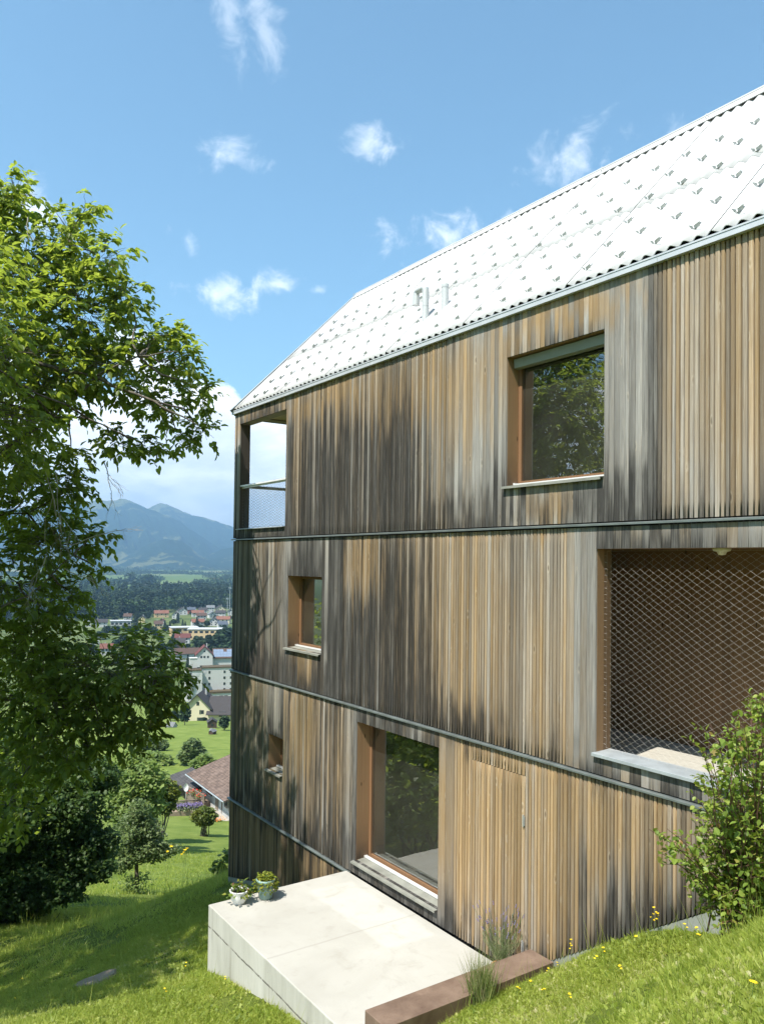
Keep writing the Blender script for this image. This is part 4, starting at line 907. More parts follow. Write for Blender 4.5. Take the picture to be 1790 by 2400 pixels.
LP = np.array(LP); LD = unit(np.array(LD)); N = len(LP)
X, Y, Z = frame_from(LD, unit(rand_dir(N)*.55+np.array([0, 0, 1.0])))
S_ = (.100+.082*RNG.random(N))[:, None]*np.array([.62, 1, 1])
rn = np.clip(.55*RNG.random(N)+.30*vnoise(LP[:, 0]*1.6, LP[:, 2]*1.6+LP[:, 1], 4)+.10*(LP[:, 2]+1)/4, 0, 1)
V, F, c_ = scatter(LEAF_R, LEAF_RF, LP-WO, X, Y, Z, S_, rn)
link('crown', raw_mesh('crown', V, F, c_), M['leaf_walnut'], walnut); print('walnut leaflets', N)
def shift(mb, off): mb.V = [tuple(np.array(v)-off) for v in mb.V]; return mb
shift(limbs, WO).build('trunk', M['bark'], walnut, smooth=True); shift(twigs, WO).build('twigs', M['bark'], walnut)
dt = None
def deadtwig(p, d, L, r, lev):
    q = p+d*L; dt.tube(wob(p, q, 4, .06), np.linspace(r, r*.6, 5), 5 if lev < 2 else 3, False)
    if lev < 3:
        for k in range(random.choice((2, 3))): deadtwig(p+(q-p)*(.4+.6*random.random()), unit(d+rand_dir(1)[0]*.8+np.array([0, 0, -.25])), L*(.5+.3*random.random()), r*.6, lev+1)
for (a, b) in (((95, 985), (125, 1130)), ((120, 1020), (135, 1150)), ((150, 1180), (240, 1150)), ((100, 1200), (60, 1280)), ((140, 1230), (215, 1260)), ((225, 1000), (240, 1060)), ((60, 470), (60, 500))):
    p = at(a[0]*KV, a[1]*KV, 13.3); q = at(b[0]*KV, b[1]*KV, 13.2); dt = MB(); deadtwig(p, unit(q-p), np.linalg.norm(q-p)*.9, .010, 0)
    shift(dt, WO).build('dead_twig', M['deadwood'], walnut)['label'] = 'bare pale dead twig'

def tree(name, label, base, trunk_h, blobs_, nleaf, lsize, leafm, trunk_r=.12, group=None, shell=.55, trunk_pts=None, tv=QUADT, tf=QUADT_F, barkm='bark', cat='tree', droop=.25, trunks=1, aspect=.7, gap=.33):
    """blobs: (dx, dy, dz, rx, ry, rz) from the base"""
    t = empty(name, base); tag(t, label, cat, group)
    vol = np.array([b[3]*b[4]+b[3]*b[5] for b in blobs_]); P = []
    for b, s_ in zip(blobs_, vol/vol.sum()):
        k = int(nleaf*s_); d = rand_dir(k); rad = shell+(1-shell)*RNG.random(k)**.7
        lump = .72+.5*vnoise(d[:, 0]*3.2+b[0], d[:, 1]*3.2+d[:, 2]*2.7+b[1], 9); q = d*(rad*lump)[:, None]*np.array(b[3:6])+np.array(b[:3])
        keep = vnoise(d[:, 0]*4.5+7*b[2], d[:, 2]*4.5+d[:, 1]*3.1, 17) > gap*.75; P.append(q[keep])
    P = np.vstack(P); rn_ = np.clip(.6*RNG.random(len(P))+.45*vnoise(P[:, 0]*2.2/lsize*.12, P[:, 2]*2.2/lsize*.12+P[:, 1], 3), 0, 1)
    leaves('crown', P, lsize, leafm, t, tv, tf, droop, aspect, rnd=rn_)
    tm = MB()
    if trunks == 1:
        tp = trunk_pts or wob((0, 0, -.5), (0, 0, trunk_h), 4, .03); tm.tube(tp, np.linspace(trunk_r, trunk_r*.7, len(tp)), 9)
        end = np.array(tp[-1])
    else: end = np.array([0, 0, 0.])
    for b in blobs_:
        for k in range(2 if trunks == 1 else 3):
            s0 = end if trunks == 1 else np.array([RNG.normal()*.12*trunks**.5*b[3], RNG.normal()*.12*b[3], -.3])
            tm.tube(wob(s0, np.array(b[:3])+rand_dir(1)[0]*np.array(b[3:6])*.5, 4, .07), np.linspace(trunk_r*.5, trunk_r*.12, 5), 5)
    tm.build('trunk', M[barkm], t, smooth=True); return t
def gpos(px, py, d):                                      # stands on the ground, seen at this column, d metres deep
    p = at(px, py, d); return np.array([p[0], p[1], gz(p[0], p[1])])
def local(base, px, py, d): return at(px, py, d)-base
def blob_px(base, lst, dscale=1.0):
    out = []
    for (x, y, rx, ry, d) in lst:
        o_ = local(base, x, y, d); out.append((o_[0], o_[1], o_[2], rx/F_PX*d, rx/F_PX*d*dscale, ry/F_PX*d))
    return out
# dark dense tree on the left, in V pixels *KV
b0 = gpos(30, 2170, 25.5); B_ = [(x*KV, y*KV, rx*KV, ry*KV, d) for x, y, rx, ry, d in
    [(50, 1800, 125, 105, 25), (145, 1760, 85, 85, 25), (195, 1690, 60, 52, 26), (110, 1660, 85, 60, 26), (165, 1850, 85, 68, 25), (80, 1895, 115, 80, 24.5), (20, 1950, 95, 52, 24.5), (222, 1822, 34, 30, 25), (-60, 1850, 160, 150, 26), (-40, 1690, 150, 100, 27), (212, 1880, 40, 26, 24.5), (130, 1925, 66, 28, 24)]]
tree('hornbeam_tree', 'dense dark green tree with drooping boughs at the left edge', b0, 2.0, blob_px(b0, B_), 105000, .105, 'leaf_dark', .22, droop=.45, gap=.2)
b1 = gpos(319.6, 2097, 34)
B_ = [(x*KV, y*KV, rx*KV, ry*KV, 34) for x, y, rx, ry in [(290, 1790, 42, 36), (318, 1830, 44, 36), (285, 1845, 40, 32), (345, 1842, 34, 22), (300, 1752, 26, 26), (262, 1870, 26, 18), (375, 1838, 20, 12), (318, 1795, 34, 30)]]
tree('apple_tree', 'small apple tree with an open crown and forked trunk on the lawn edge', b1, 1.3, blob_px(b1, B_), 9000, .10, 'leaf_apple', .11, droop=.1, gap=.4, trunk_pts=[np.array((0, 0, -.5)), np.array((.02, 0, .3)), np.array((.0, 0, .8)), np.array((-.03, .0, 1.35))])
sk = empty('shrub_sapling', gpos(317, 2100, 34)+np.array([.0, 0, 0])); tag(sk, 'tuft of suckers and tall weeds round the foot of the apple tree', 'plant')
N = 500; P = np.c_[RNG.normal(size=(N, 2))*.32, RNG.random(N)*.75]; leaves('foliage', P, .12, 'leaf_mid', sk, QUADT, QUADT_F, -.3, .5)
fb = MB(); a = hit(66, 2168)[0]+np.array([0, 0, .03]); b = hit(142, 2140)[0]
fb.tube([at(64, 2164, 24.0), at(95, 2166, 23.8), at(122, 2163, 23.7), at(133, 2152, 23.6), at(141, 2140, 23.6)], [.03, .028, .02, .014, .007], 6); fb.tube([at(122, 2163, 23.7), at(135, 2162, 23.6)], [.012, .005], 5)
o = fb.build('fallen_branch', M['bark']); tag(o, 'crooked dark dead branch poking out over the lawn below the dark tree', 'branch')

for (x_, y_, s_, lab) in ((-7.4, 24.5, 1.75, 'tall hazel behind the dark tree, mirrored in the middle storey window'), (-8.2, 20.5, 1.0, 'leafy hazel tree left of the picture whose image fills the garden window'), (-12.5, 25.0, 1.25, 'second hazel farther down the slope left of the picture')):
    tree('hazel_tree', lab, np.array([x_, y_, gz(x_, y_)]), 1.0*s_, [(0, 0, 3.6*s_, 2.2*s_, 2.2*s_, 1.7*s_), (1.3*s_, -1.0*s_, 2.4*s_, 1.6*s_, 1.6*s_, 1.5*s_), (-1.4*s_, .4*s_, 2.5*s_, 1.7*s_, 1.7*s_, 1.5*s_), (.3*s_, 1.2*s_, 2.2*s_, 1.7*s_, 1.7*s_, 1.5*s_)], 9000, .16, 'leaf_walnut', .10, gap=.2, trunks=3)
def bush(name, label, px, py, d, lst, n_, ls, lm, **k):
    b = gpos(px, py, d); return tree(name, label, b, k.pop('th', .5), blob_px(b, [(x, y, rx, ry, d+dz) for x, y, rx, ry, dz in lst]), n_, ls, lm, cat=k.pop('cat', 'bush'), **k)
bush('garden_bush', 'broad light green bush behind the apple tree', 330, 1935, 58, [(300, 1850, 48, 50, 0), (350, 1830, 40, 48, 0), (295, 1800, 40, 32, 2), (330, 1790, 36, 30, 2), (290, 1900, 42, 36, -1), (345, 1880, 40, 38, 0)], 9000, .26, 'leaf_mid', trunks=3, cat='tree')
bush('garden_bush', 'yellow green bush beside the picket fence', 372, 1905, 66, [(372, 1850, 34, 36, 0), (395, 1862, 26, 30, 0), (350, 1840, 30, 34, 0), (380, 1885, 32, 22, 0)], 6000, .26, 'leaf_yellow', trunks=3, cat='tree')
bush('orchard_tree', 'dark olive tree farther up the lower meadow', 355, 1765, 165, [(345, 1742, 22, 18, 0), (372, 1748, 22, 16, 0), (330, 1752, 16, 12, 0)], 3000, .5, 'leaf_apple', trunks=2, cat='tree')
bush('orchard_tree', 'pale green tree in front of the olive one on the meadow', 372, 1795, 140, [(360, 1778, 26, 18, 0), (385, 1784, 20, 15, 0), (345, 1785, 18, 14, 0)], 2800, .5, 'leaf_mid', trunks=2, cat='tree')
bush('orchard_tree', 'round drooping tree alone on the lower meadow', 450, 1788, 140, [(450, 1757, 26, 24, 0), (440, 1772, 24, 16, 0), (465, 1768, 20, 18, 0), (452, 1742, 14, 14, 0)], 3600, .45, 'leaf_apple', trunks=2, cat='tree')
bush('orchard_tree', 'lighter tree touching the brown tiled roof', 478, 1805, 122, [(478, 1785, 22, 18, 0), (492, 1790, 16, 12, 0), (462, 1792, 16, 12, 0)], 2800, .42, 'leaf_mid', trunks=2, cat='tree')
bush('round_bush', 'round clipped bush with yellowing leaves in the lower garden', 478, 1938, 72, [(478, 1910, 26, 19, 0), (468, 1916, 20, 14, 0), (490, 1916, 18, 14, 0), (478, 1922, 22, 12, 0)], 3200, .2, 'leaf_yellow', trunks=4, shell=.75, gap=.1)
bush('weed_clump', 'spindly wild shrub at the far foot of the timber house', 525, 2052, 21, [(528, 2020, 14, 30, 0), (515, 2040, 14, 16, 0), (502, 2030, 7, 16, 0)], 260, .11, 'leaf_mid', trunks=3, gap=.2, trunk_r=.015)

# shrub in the right foreground: arching stems set with small round leaves
sb = np.array([-1.35, 3.35, gz(-1.35, 3.35)]); shr = empty('serviceberry_shrub', sb)
tag(shr, 'leafy green shrub with reddish twigs in front of the loggia at right', 'shrub')
LPs = []; LDs = []; sm = MB()
targets = [(1795, 1640), (1760, 1640), (1690, 1715), (1640, 1735), (1660, 1800), (1635, 1905), (1560, 1965), (1620, 1975), (1700, 1690), (1790, 1720), (1740, 1700), (1660, 1880), (1640, 2030), (1670, 2095), (1655, 2065), (1700, 1950), (1730, 1870), (1760, 2000), (1720, 2080), (1690, 2130), (1790, 1830), (1800, 1950), (1790, 2090), (1840, 1700), (1850, 1850), (1860, 2000), (1740, 1780), (1780, 1900), (1705, 1830), (1690, 2020), (1760, 2120), (1830, 2100), (1900, 1800), (1920, 1950), (1720, 1990), (1750, 1930)]
for (x, y) in targets+[(t_[0]+RNG.normal()*32+8, t_[1]+RNG.normal()*38) for t_ in targets*3]:
    d = 5.75+RNG.normal()*.28; end = at(x, y, d)-sb; s0 = np.array([RNG.normal()*.10, RNG.normal()*.10, -.05]); mid = s0*.5+end*.5+np.array([0, 0, .18])
    path = []
    for i in range(11): t = i/10; path.append((1-t)**2*s0+2*t*(1-t)*mid+t*t*end+RNG.normal(size=3)*.010)
    sm.tube(path, np.linspace(.008, .0018, 11), 4, False)
    for k in range(27):
        t = .28+.68*RNG.random()**.75; i = min(9, int(t*10)); p = path[i]+(path[i+1]-path[i])*(t*10-i); dv = unit(RNG.normal(size=3)+np.array([0, 0, -.1]))
        LPs.append(p+dv*.015+RNG.normal(size=3)*.03); LDs.append(dv)
    for k in range(3):
        i = random.randint(4, 9); dv = unit(rand_dir(1)[0]+unit(path[i]-path[i-1])); L = .10+.14*random.random(); sm.tube([path[i], path[i]+dv*L*.5, path[i]+dv*L+(0, 0, -.01)], [.003, .0022, .0012], 3, False)
        for j in range(7): LPs.append(path[i]+dv*L*(.3+.7*j/6)); LDs.append(unit(RNG.normal(size=3)+dv*.4))
leaves('foliage', np.array(LPs), .042, 'leaf_shrub', shr, LEAF_R, LEAF_RF, 0, .82, up=np.array(LDs)); M['redstem'] = plain('reddish_stem', (.16, .085, .06), .7, 0, .3, 30)
sm.build('stems', M['redstem'], shr); print('shrub leaves', len(LPs))

# two tufts of ornamental grass by the steel edging
for (px, py, h_, n_, lab) in ((1127, 2352, .46, 260, 'larger dry tipped grass tuft at the edge of the rusty steel'), (1212, 2312, .40, 170, 'smaller upright grass tuft right of the larger one')):
    q, _ = hit(px, py); h_ *= 1.45; n_ = int(n_*1.6); t = empty('grass_tuft', q); tag(t, lab, 'grass tuft')
    dd = unit(rand_dir(n_)*np.array([.30, .30, .1])+np.array([0, 0, .95])); P = np.c_[RNG.normal(size=(n_, 2))*.06, np.zeros(n_)-.02]
    X, Y, Z = frame_from(dd, rand_dir(n_)); S = np.c_[np.full(n_, .007), h_*(.45+.55*RNG.random(n_)), h_*(.3+.4*RNG.random(n_))]
    V, F, c = scatter(BLADE, BLADE_F, P, X, Y, Z, S); link('blades', raw_mesh('blades', V, F, c), M['tuft'], t)

# ------------------------------------------------------------------ grass: real blades near the camera, coarser ones down the meadow
def in_wedge(n_, r0_, r1_, a0, a1, pw=1.0):
    r_ = np.sqrt(r0_**2+(r1_**2-r0_**2)*RNG.random(n_)) if pw == 1 else r0_+(r1_-r0_)*RNG.random(n_)**pw; a = a0+(a1-a0)*RNG.random(n_)
    x = -7.1+r_*np.sin(a); y = r_*np.cos(a); return x, y
def clear(x, y):
    k = ~((x > -.02) & (x < X_BACK+.05) & (y > -3) & (y < Y_FAR+.02)) & ~((x > -2.46) & (x < 0) & (y > 6.62) & (y < 11.31)); k &= np.hypot((x-P0[0]), (y-P0[1])/1.35) > .33; return k
GV_ = []; GF_ = []; GC_ = []; go = 0
def blades(x, y, h, wid, lean=.95, tv=BLADE, tf=BLADE_F, bias=0.0):
    global go
    k = clear(x, y); x, y = x[k], y[k]; pt = fbm(x*1.15, y*1.15, 91, 4); k = RNG.random(len(x)) < np.clip((pt-.34)*6.5, .08, 1); x, y = x[k], y[k]; n_ = len(x); z_ = ground(x, y)
    dd = unit(rand_dir(n_)*lean*np.array([1, 1, .3])+np.array([0, 0, 1.0])); X, Y, Z = frame_from(dd, rand_dir(n_))
    patch = fbm(x*.8, y*.8, 41, 3); hh = h*(.5+.8*RNG.random(n_))*(.55+.9*patch); S = np.c_[wid*(.7+.6*RNG.random(n_)), hh, hh]
    rn_ = np.clip(.62*RNG.random(n_)+.75*(fbm(x*1.7, y*1.7, 51, 4)-.28)+bias, 0, 1)
    V, F, c = scatter(tv, tf, np.c_[x, y, z_-.01], X, Y, Z, S, rn_); GV_.append(V); GF_.append(F+go); GC_.append(c); go += len(V)
wa = YAW+R(27); wl = YAW-R(27.5)
blades(*in_wedge(26000, 1.9, 4.4, YAW+R(2), wa+R(6)), .075, .0035); blades(*in_wedge(24000, 1.9, 4.4, YAW+R(2), wa+R(6)), .04, .018, 1.4, QUADT, QUADT_F, .12)
blades(*in_wedge(70000, 4.3, 9.2, YAW+R(2), wa+R(4)), .085, .0050)                    # right bank
blades(*in_wedge(60000, 4.3, 9.2, YAW+R(2), wa+R(4)), .045, .024, 1.4, QUADT, QUADT_F, .12)   # clover and plantain
blades(*in_wedge(120000, 8.5, 17, wl, YAW-R(2)), .10, .0075)
blades(*in_wedge(110000, 8.5, 16, wl, YAW-R(2)), .05, .032, 1.4, QUADT, QUADT_F, .08)
blades(*in_wedge(90000, 17, 30, wl, YAW-R(8)), .13, .013)
blades(*in_wedge(45000, 30, 62, wl, YAW-R(9)), .17, .035, .6, TRI, TRI_F)
x, y = in_wedge(1100, 3.0, 9.2, YAW+R(4), wa+R(4)); blades(x, y, .36, .0035, .35); x, y = in_wedge(700, 8.5, 18, wl, YAW-R(3)); blades(x, y, .36, .006, .4)
x, y = in_wedge(1400, 18, 27, YAW-R(24), YAW-R(10)); blades(x, y, .42, .012, .35)
for (n0, ra, rb_, aa, ab_) in ((220, 2.4, 9, YAW+R(4), wa+R(4)), (260, 8.5, 17, wl, YAW-R(3))):
    x0, y0_ = in_wedge(n0, ra, rb_, aa, ab_); m9 = 9; x = np.repeat(x0, m9)+RNG.normal(size=n0*m9)*.035; y = np.repeat(y0_, m9)+RNG.normal(size=n0*m9)*.035
    blades(x, y, .075 if ra < 5 else .11, .032 if ra < 5 else .05, 1.7, LEAF2, LEAF2_F, -.05)
GV_, GF_, GC_ = [np.vstack(a) if not isinstance(a[0], list) else a for a in (GV_, [np.hstack([f, ]) for f in GF_], GC_)]
o = link('grass', raw_mesh('grass', GV_, GF_, GC_), M['grass']); tag(o, kind='stuff')
# taller seed stalks against the house wall
# yellow hawkweed flowers, each a plant of its own
def flower_proto(head, mt):
    t = empty(head); s_ = MB(); s_.tube([(0, 0, -.03), (.012, .004, .5), (.004, .012, 1.0)], .0045, 4); s_.tube([(.012, .004, .55), (.07, -.03, .86)], .003, 4); s_.build('stalk', M['stem'], t)
    f = MB()
    for (cx, cy_, cz, r_) in ((.004, .012, 1.0, .056), (.07, -.03, .87, .042)):
        n_ = 11; vs = [(cx, cy_, cz-.006)]
        for k in range(n_*2): a = math.pi*k/n_; rr_ = r_*(1 if k % 2 == 0 else .62); vs.append((cx+rr_*math.cos(a), cy_+rr_*math.sin(a), cz+.02*(1 if k % 2 == 0 else .4)))
        f.add(vs, [(0, 1+k, 1+(k+1) % (2*n_)) for k in range(2*n_)]); f.lathe([(0, -.03), (.02, -.018), (.024, .0), (0, .012)], 8, (cx, cy_, cz))
    f.build('flower', M[mt], t); return t
def copy_tree(o, parent=None):
    c = o.copy(); C.objects.link(c)
    if parent is not None: c.parent = parent
    for ch in o.children: copy_tree(ch, c)
    return c
proto = None
def flower(p, h, s=1.0):
    global proto
    if proto is None: proto = flower_proto('hawkweed_flower', 'yellow'); t = proto
    else: t = copy_tree(proto)
    t.location = p; t.scale = (.32*s, .32*s, h); t.rotation_euler = (RNG.normal()*.12, RNG.normal()*.12, RNG.random()*6.3)
    return t
FR = [(1540, 2127, .30), (1547, 2142, .24), (1520, 2143, .26), (1533, 2139, .2), (1605, 2168, .2), (1633, 2174, .16), (1640, 2192, .12), (1340, 2200, .26), (1344, 2208, .2), (1302, 2217, .2), (1300, 2238, .14), (1315, 2262, .10), (1280, 2232, .16), (1398, 2215, .2), (1417, 2222, .2), (1386, 2232, .16), (1392, 2236, .14), (1338, 2259, .16), (1244, 2297, .10), (1249, 2335, .10), (1275, 2319, .10), (1271, 2319, .08), (1455, 2263, .10), (1458, 2270, .08), (1330, 2327, .10), (1301, 2385, .10), (1762, 2325, .08), (1495, 2185, .2), (1490, 2192, .16), (1163, 2380, .10), (1211, 2314, .12), (1248, 2299, .1)]
for (px, py, h) in FR[:8]+FR[8::2]:
    q = None
    p, d = hit(px, py+h*F_PX/7.0*.9, 3, 30)
    if p[0] > -.12: p = at(px, py, 0)+ray(px, py)*((-.15-CAM[0])/ray(px, py)[0]); p[2] = gz(p[0], p[1])
    t = flower(p, h); tag(t, 'yellow hawkweed flower in the sunny grass bank below the house wall', 'flower', 'yellow flowers on the right grass bank')
for k in range(26):
    px = 20+RNG.random()*600; py = 2120+RNG.random()*270
    if k < 16: px = 40+430*RNG.random(); py = 2190-.30*px+RNG.normal()*16+10
    p, d = hit(px, py, 6, 40)
    if not clear(np.array([p[0]]), np.array([p[1]]))[0] or d > 15: continue
    t = flower(p, .14+.16*RNG.random(), .9); tag(t, 'yellow hawkweed flower in the left lawn under the walnut tree', 'flower', 'yellow flowers on the left lawn')
#@@NEXT3

# ------------------------------------------------------------------ the lower house, its garden, the village, the wood and the mountains
WALL = dict(white=plain('white_render', (.50, .495, .475), .85, 0, .06, .4), cream=plain('cream_render', (.58, .52, .36), .85, 0, .06, .4), beige=plain('beige_panel', (.55, .40, .22), .8, 0, .08, .3), yellow=plain('yellow_render', (.58, .47, .22), .85, 0, .06, .4), grey=plain('grey_render', (.40, .40, .39), .85, 0, .08, .4), wood=plain('dark_timber', (.07, .045, .03), .85, 0, .2, 1), red=plain('red_render', (.42, .10, .06), .8, 0, .1, .4))
ROOFC = dict(dark=(0.043, 0.037, 0.036), brown=(0.079, 0.045, 0.031), red=(0.144, 0.054, 0.035), orange=(0.180, 0.076, 0.048), grey=(0.144, 0.148, 0.151), darkred=(0.108, 0.030, 0.023), blue=(0.072, 0.086, 0.108))
ROOF = {k: plain(k+'_tiles', v, .8, 0, .3, 1.2, streak=(1, 1, 3)) for k, v in ROOFC.items()}
M['tiles_near'] = tile_roof('brown_concrete_tiles', (.15, .105, .082), .34, .36)
M['tiles_dark'] = tile_roof('dark_grey_tiles', (.075, .07, .068), .30, .34, .2)
M['dark_glass'] = plain('dark_window', (.025, .03, .035), .12, 0, .2, 1, 0, .6); M['shutter'] = plain('green_shutter', (.07, .085, .06), .6); M['timber'] = plain('fence_timber', (.20, .155, .115), .85, 0, .25, 6); M['solar'] = plain('solar_panel', (.20, .25, .33), .25, .1, .08, 2, 0, .6); M['blind'] = plain('grey_blind', (.46, .47, .48), .6, 0, .05, 3)
M['patio'] = plain('patio_paving', (.36, .32, .27), .9, 0, .15, 2); M['rust_trim'] = plain('ochre_roof_edge', (.085, .060, .030), .8, 0, .2, 1); M['flatroof'] = plain('gravel_roof', (.42, .43, .43), .9, 0, .12, .3)
def gable(name, label, base, rz, w_, l_, h, rh, wall, roof_, wins=(), over=.6, chim=True, thick=.25, hip=0.0, cat='house', group=None):
    t = empty(name, base, rz); tag(t, label, cat, group)
    a = MB(); a.box(-w_/2, w_/2, -l_/2, l_/2, -4, h)
    for yy in (-l_/2, l_/2-.3): a.add([(-w_/2+.01, yy, h), (w_/2-.01, yy, h), (0, yy, h+rh*.98), (-w_/2+.01, yy+.3, h), (w_/2-.01, yy+.3, h), (0, yy+.3, h+rh*.98)], [(0, 1, 2), (5, 4, 3), (0, 3, 4, 1), (1, 4, 5, 2), (2, 5, 3, 0)])
    a.build('wall', WALL[wall], t)
    r_ = MB(); k = rh/(w_/2); ho = over; zb = h-k*ho
    for s_ in (-1, 1):
        p = [(s_*(w_/2+ho), -l_/2-ho, zb), (s_*.001, -l_/2-ho+hip, h+rh), (s_*.001, l_/2+ho-hip, h+rh), (s_*(w_/2+ho), l_/2+ho, zb)]
        r_.hexa(p+[(x, y, z_+thick) for x, y, z_ in p])
        if hip: pass
    rf = r_.build('roof', ROOF[roof_] if isinstance(roof_, str) else roof_, t)
    if chim: c_ = MB(); c_.box(w_*.12, w_*.12+.6, -.35+l_*.15, .35+l_*.15, h+rh*.5, h+rh+1.0); c_.box(w_*.12-.06, w_*.12+.66, -.41+l_*.15, .41+l_*.15, h+rh+.92, h+rh+1.02); c_.build('chimney', WALL['grey'], rf)
    for (side, u, z_, ww, hh) in wins:                     # side g: gable towards -y, e: eaves wall towards -x, f: towards +x
        f = MB()
        if side == 'g': f.box(u-ww/2, u+ww/2, -l_/2-.05, -l_/2-.005, z_, z_+hh)
        elif side == 'e': f.box(-w_/2-.05, -w_/2-.005, u-ww/2, u+ww/2, z_, z_+hh)
        else: f.box(w_/2+.005, w_/2+.05, u-ww/2, u+ww/2, z_, z_+hh)
        f.build('window', M['dark_glass'], t)
    return t
VIEW = R(20)
def town(name, label, px, py, wpx, kind, wall, roof_, hpx=None, turn=0.0, wallh=5.0, depth=None, **k):
    """a house whose visible width is wpx photo pixels; kind g shows its gable, e its eaves side"""
    p, d = (hit(px, py, 100, 4000) if depth is None else (None, depth))
    if p is None: p = at(px, py, d)
    a = math.atan2(p[0]-CAM[0], p[1]-CAM[1]); W_ = wpx/F_PX*d
    if kind == 'g':
        w_ = W_*.9; l_ = max(9, w_*1.15); rz = -a+turn; wins = [('g', -w_*.22, 1.2, 1.1, 1.3), ('g', w_*.22, 1.2, 1.1, 1.3), ('g', 0, wallh+.3, 1.3, 1.2), ('g', -w_*.2, wallh-1.6, 1.1, 1.2), ('g', w_*.2, wallh-1.6, 1.1, 1.2)]
    else:
        l_ = W_*.9; w_ = max(8.5, l_*.62); rz = -a-math.pi/2+math.pi+turn; wins = [('e', l_*f, wallh-1.9, 1.2, 1.25) for f in (-.3, 0, .3)]+[('e', l_*f, .9, 1.2, 1.25) for f in (-.3, .3)]
    rh = w_*.5*(.72 if kind == 'g' else .62)
    return gable(name, label, (p[0], p[1], p[2]), rz, w_, l_, wallh, rh, wall, roof_, wins, **k)
VG = 'village_house'
for a in [('white gabled house with dark roof topmost in front of the wood', 427.7, 1441, 23, 'g', 'white', 'dark'), ('white gabled house left of the larger white gable, dark brown roof', 412, 1450, 17, 'g', 'white', 'brown'), ('row house with orange red roof below the dark wood', 378, 1447, 35, 'e', 'beige', 'orange'),
          ('red walled house with blue grey roof near the wood edge', 448, 1438, 20, 'e', 'red', 'blue'), ('low house with long orange roof in the middle of the village', 463, 1446, 30, 'e', 'white', 'orange'), ('white house with broad dark slate roof beside the wood', 475, 1439, 21, 'e', 'white', 'dark'),
          ('house with pale grey metal roof at the wood edge', 493, 1433, 20, 'e', 'white', 'grey'), ('wide cream gabled house with dark roof nearest the floodlight masts', 516, 1436, 24, 'g', 'cream', 'dark'), ('white gable house in the centre of the right row, grey roof', 496, 1449, 18, 'g', 'white', 'grey'),
          ('long white house with charcoal roof right of the white gable', 517, 1446, 25, 'e', 'white', 'dark'), ('small white gable house half hidden by the timber corner', 540, 1442, 13, 'g', 'white', 'dark'), ('large house with orange tiled roof and cream wall beside the timber corner', 524, 1462, 34, 'e', 'cream', 'orange'),
          ('house with dark hipped roof and white walls below the orange roofs', 501, 1467, 24, 'g', 'white', 'dark'), ('white house with blue grey roof above the flat roofed school', 521, 1475, 24, 'e', 'white', 'blue'), ('big house with steep orange roof behind the dark cypress', 463, 1469, 31, 'e', 'white', 'orange'),
          ('low dark brown roofed house between the orange roofs', 472, 1453, 24, 'e', 'grey', 'brown'), ('big dark roofed guesthouse with white front at left of the village', 234, 1470, 37, 'e', 'white', 'dark'), ('brown roofed house with grey wall in front of the wood at left', 300, 1455, 19, 'e', 'grey', 'brown'),
          ('yellow gabled house with dark roof beside the tall spruce', 333, 1459, 15, 'g', 'yellow', 'dark'), ('small white gable house with dark red roof left of the conifers', 379, 1466, 13, 'g', 'white', 'darkred'), ('low beige house with flat looking brown roof among the leaves', 371, 1474, 20, 'e', 'beige', 'brown'),
          ('white house with dark red roof in front of the beige school', 428, 1508, 37, 'e', 'white', 'darkred'), ('low dark timber barn below the dark red roof', 423, 1520, 22, 'e', 'wood', 'dark'), ('long house with large brown roof above the white apartment block', 437, 1548, 62, 'e', 'white', 'brown'),
          ('white house seen only in gaps between the walnut leaves', 395, 1552, 16, 'g', 'white', 'grey'), ('white house with brown roof half hidden behind the big walnut bough', 300, 1545, 34, 'e', 'white', 'brown'), ('red roofed house seen through the walnut leaves at left', 250, 1535, 30, 'e', 'white', 'red'), ('pale gabled house between the walnut leaves at far left', 222, 1510, 22, 'g', 'white', 'dark'), ('grey roofed house low behind the walnut bough', 345, 1590, 36, 'e', 'white', 'grey')]:
    town(VG, a[0], *a[1:7], turn=RNG.normal()*.14)
def flat_block(name, label, px, py, wpx, hm, depthm, wall, storeys, nw, turn=0.0, strip=True, cat='building'):
    p, d = hit(px, py, 100, 4000); a = math.atan2(p[0]-CAM[0], p[1]); W_ = wpx/F_PX*d
    t = empty(name, p, -a+turn); tag(t, label, cat); b = MB(); b.box(-W_/2, W_/2, 0, depthm, -3, hm); b.build('wall', WALL[wall], t)
    r_ = MB(); r_.box(-W_/2-.5, W_/2+.5, -.5, depthm+.5, hm+.003, hm+.45); r_.build('roof', M['flatroof'], t)
    sh_ = hm/storeys
    for i in range(storeys):
        for k in range(nw): f = MB(); u = -W_/2+W_*(k+.5)/nw; ww = W_/nw*(.62 if strip else .36); f.box(u-ww/2, u+ww/2, -.06, -.005, i*sh_+sh_*.32, i*sh_+sh_*.72); f.build('window', M['dark_glass'], t)
    return t
flat_block('school_building', 'beige flat roofed school wing behind the nearer one', 434, 1492, 62, 7.5, 14, 'beige', 2, 5, .18)
flat_block('school_building', 'longer beige school wing with dark window strips in front', 478, 1500, 76, 8.5, 16, 'beige', 2, 6, -.12)
flat_block('office_building', 'white flat roofed block at the left end of the village', 204, 1470, 17, 8, 9, 'white', 3, 3)
flat_block('workshop_building', 'low pale grey hall with lean roof left of the spruce', 283, 1468, 46, 5, 12, 'grey', 1, 5)
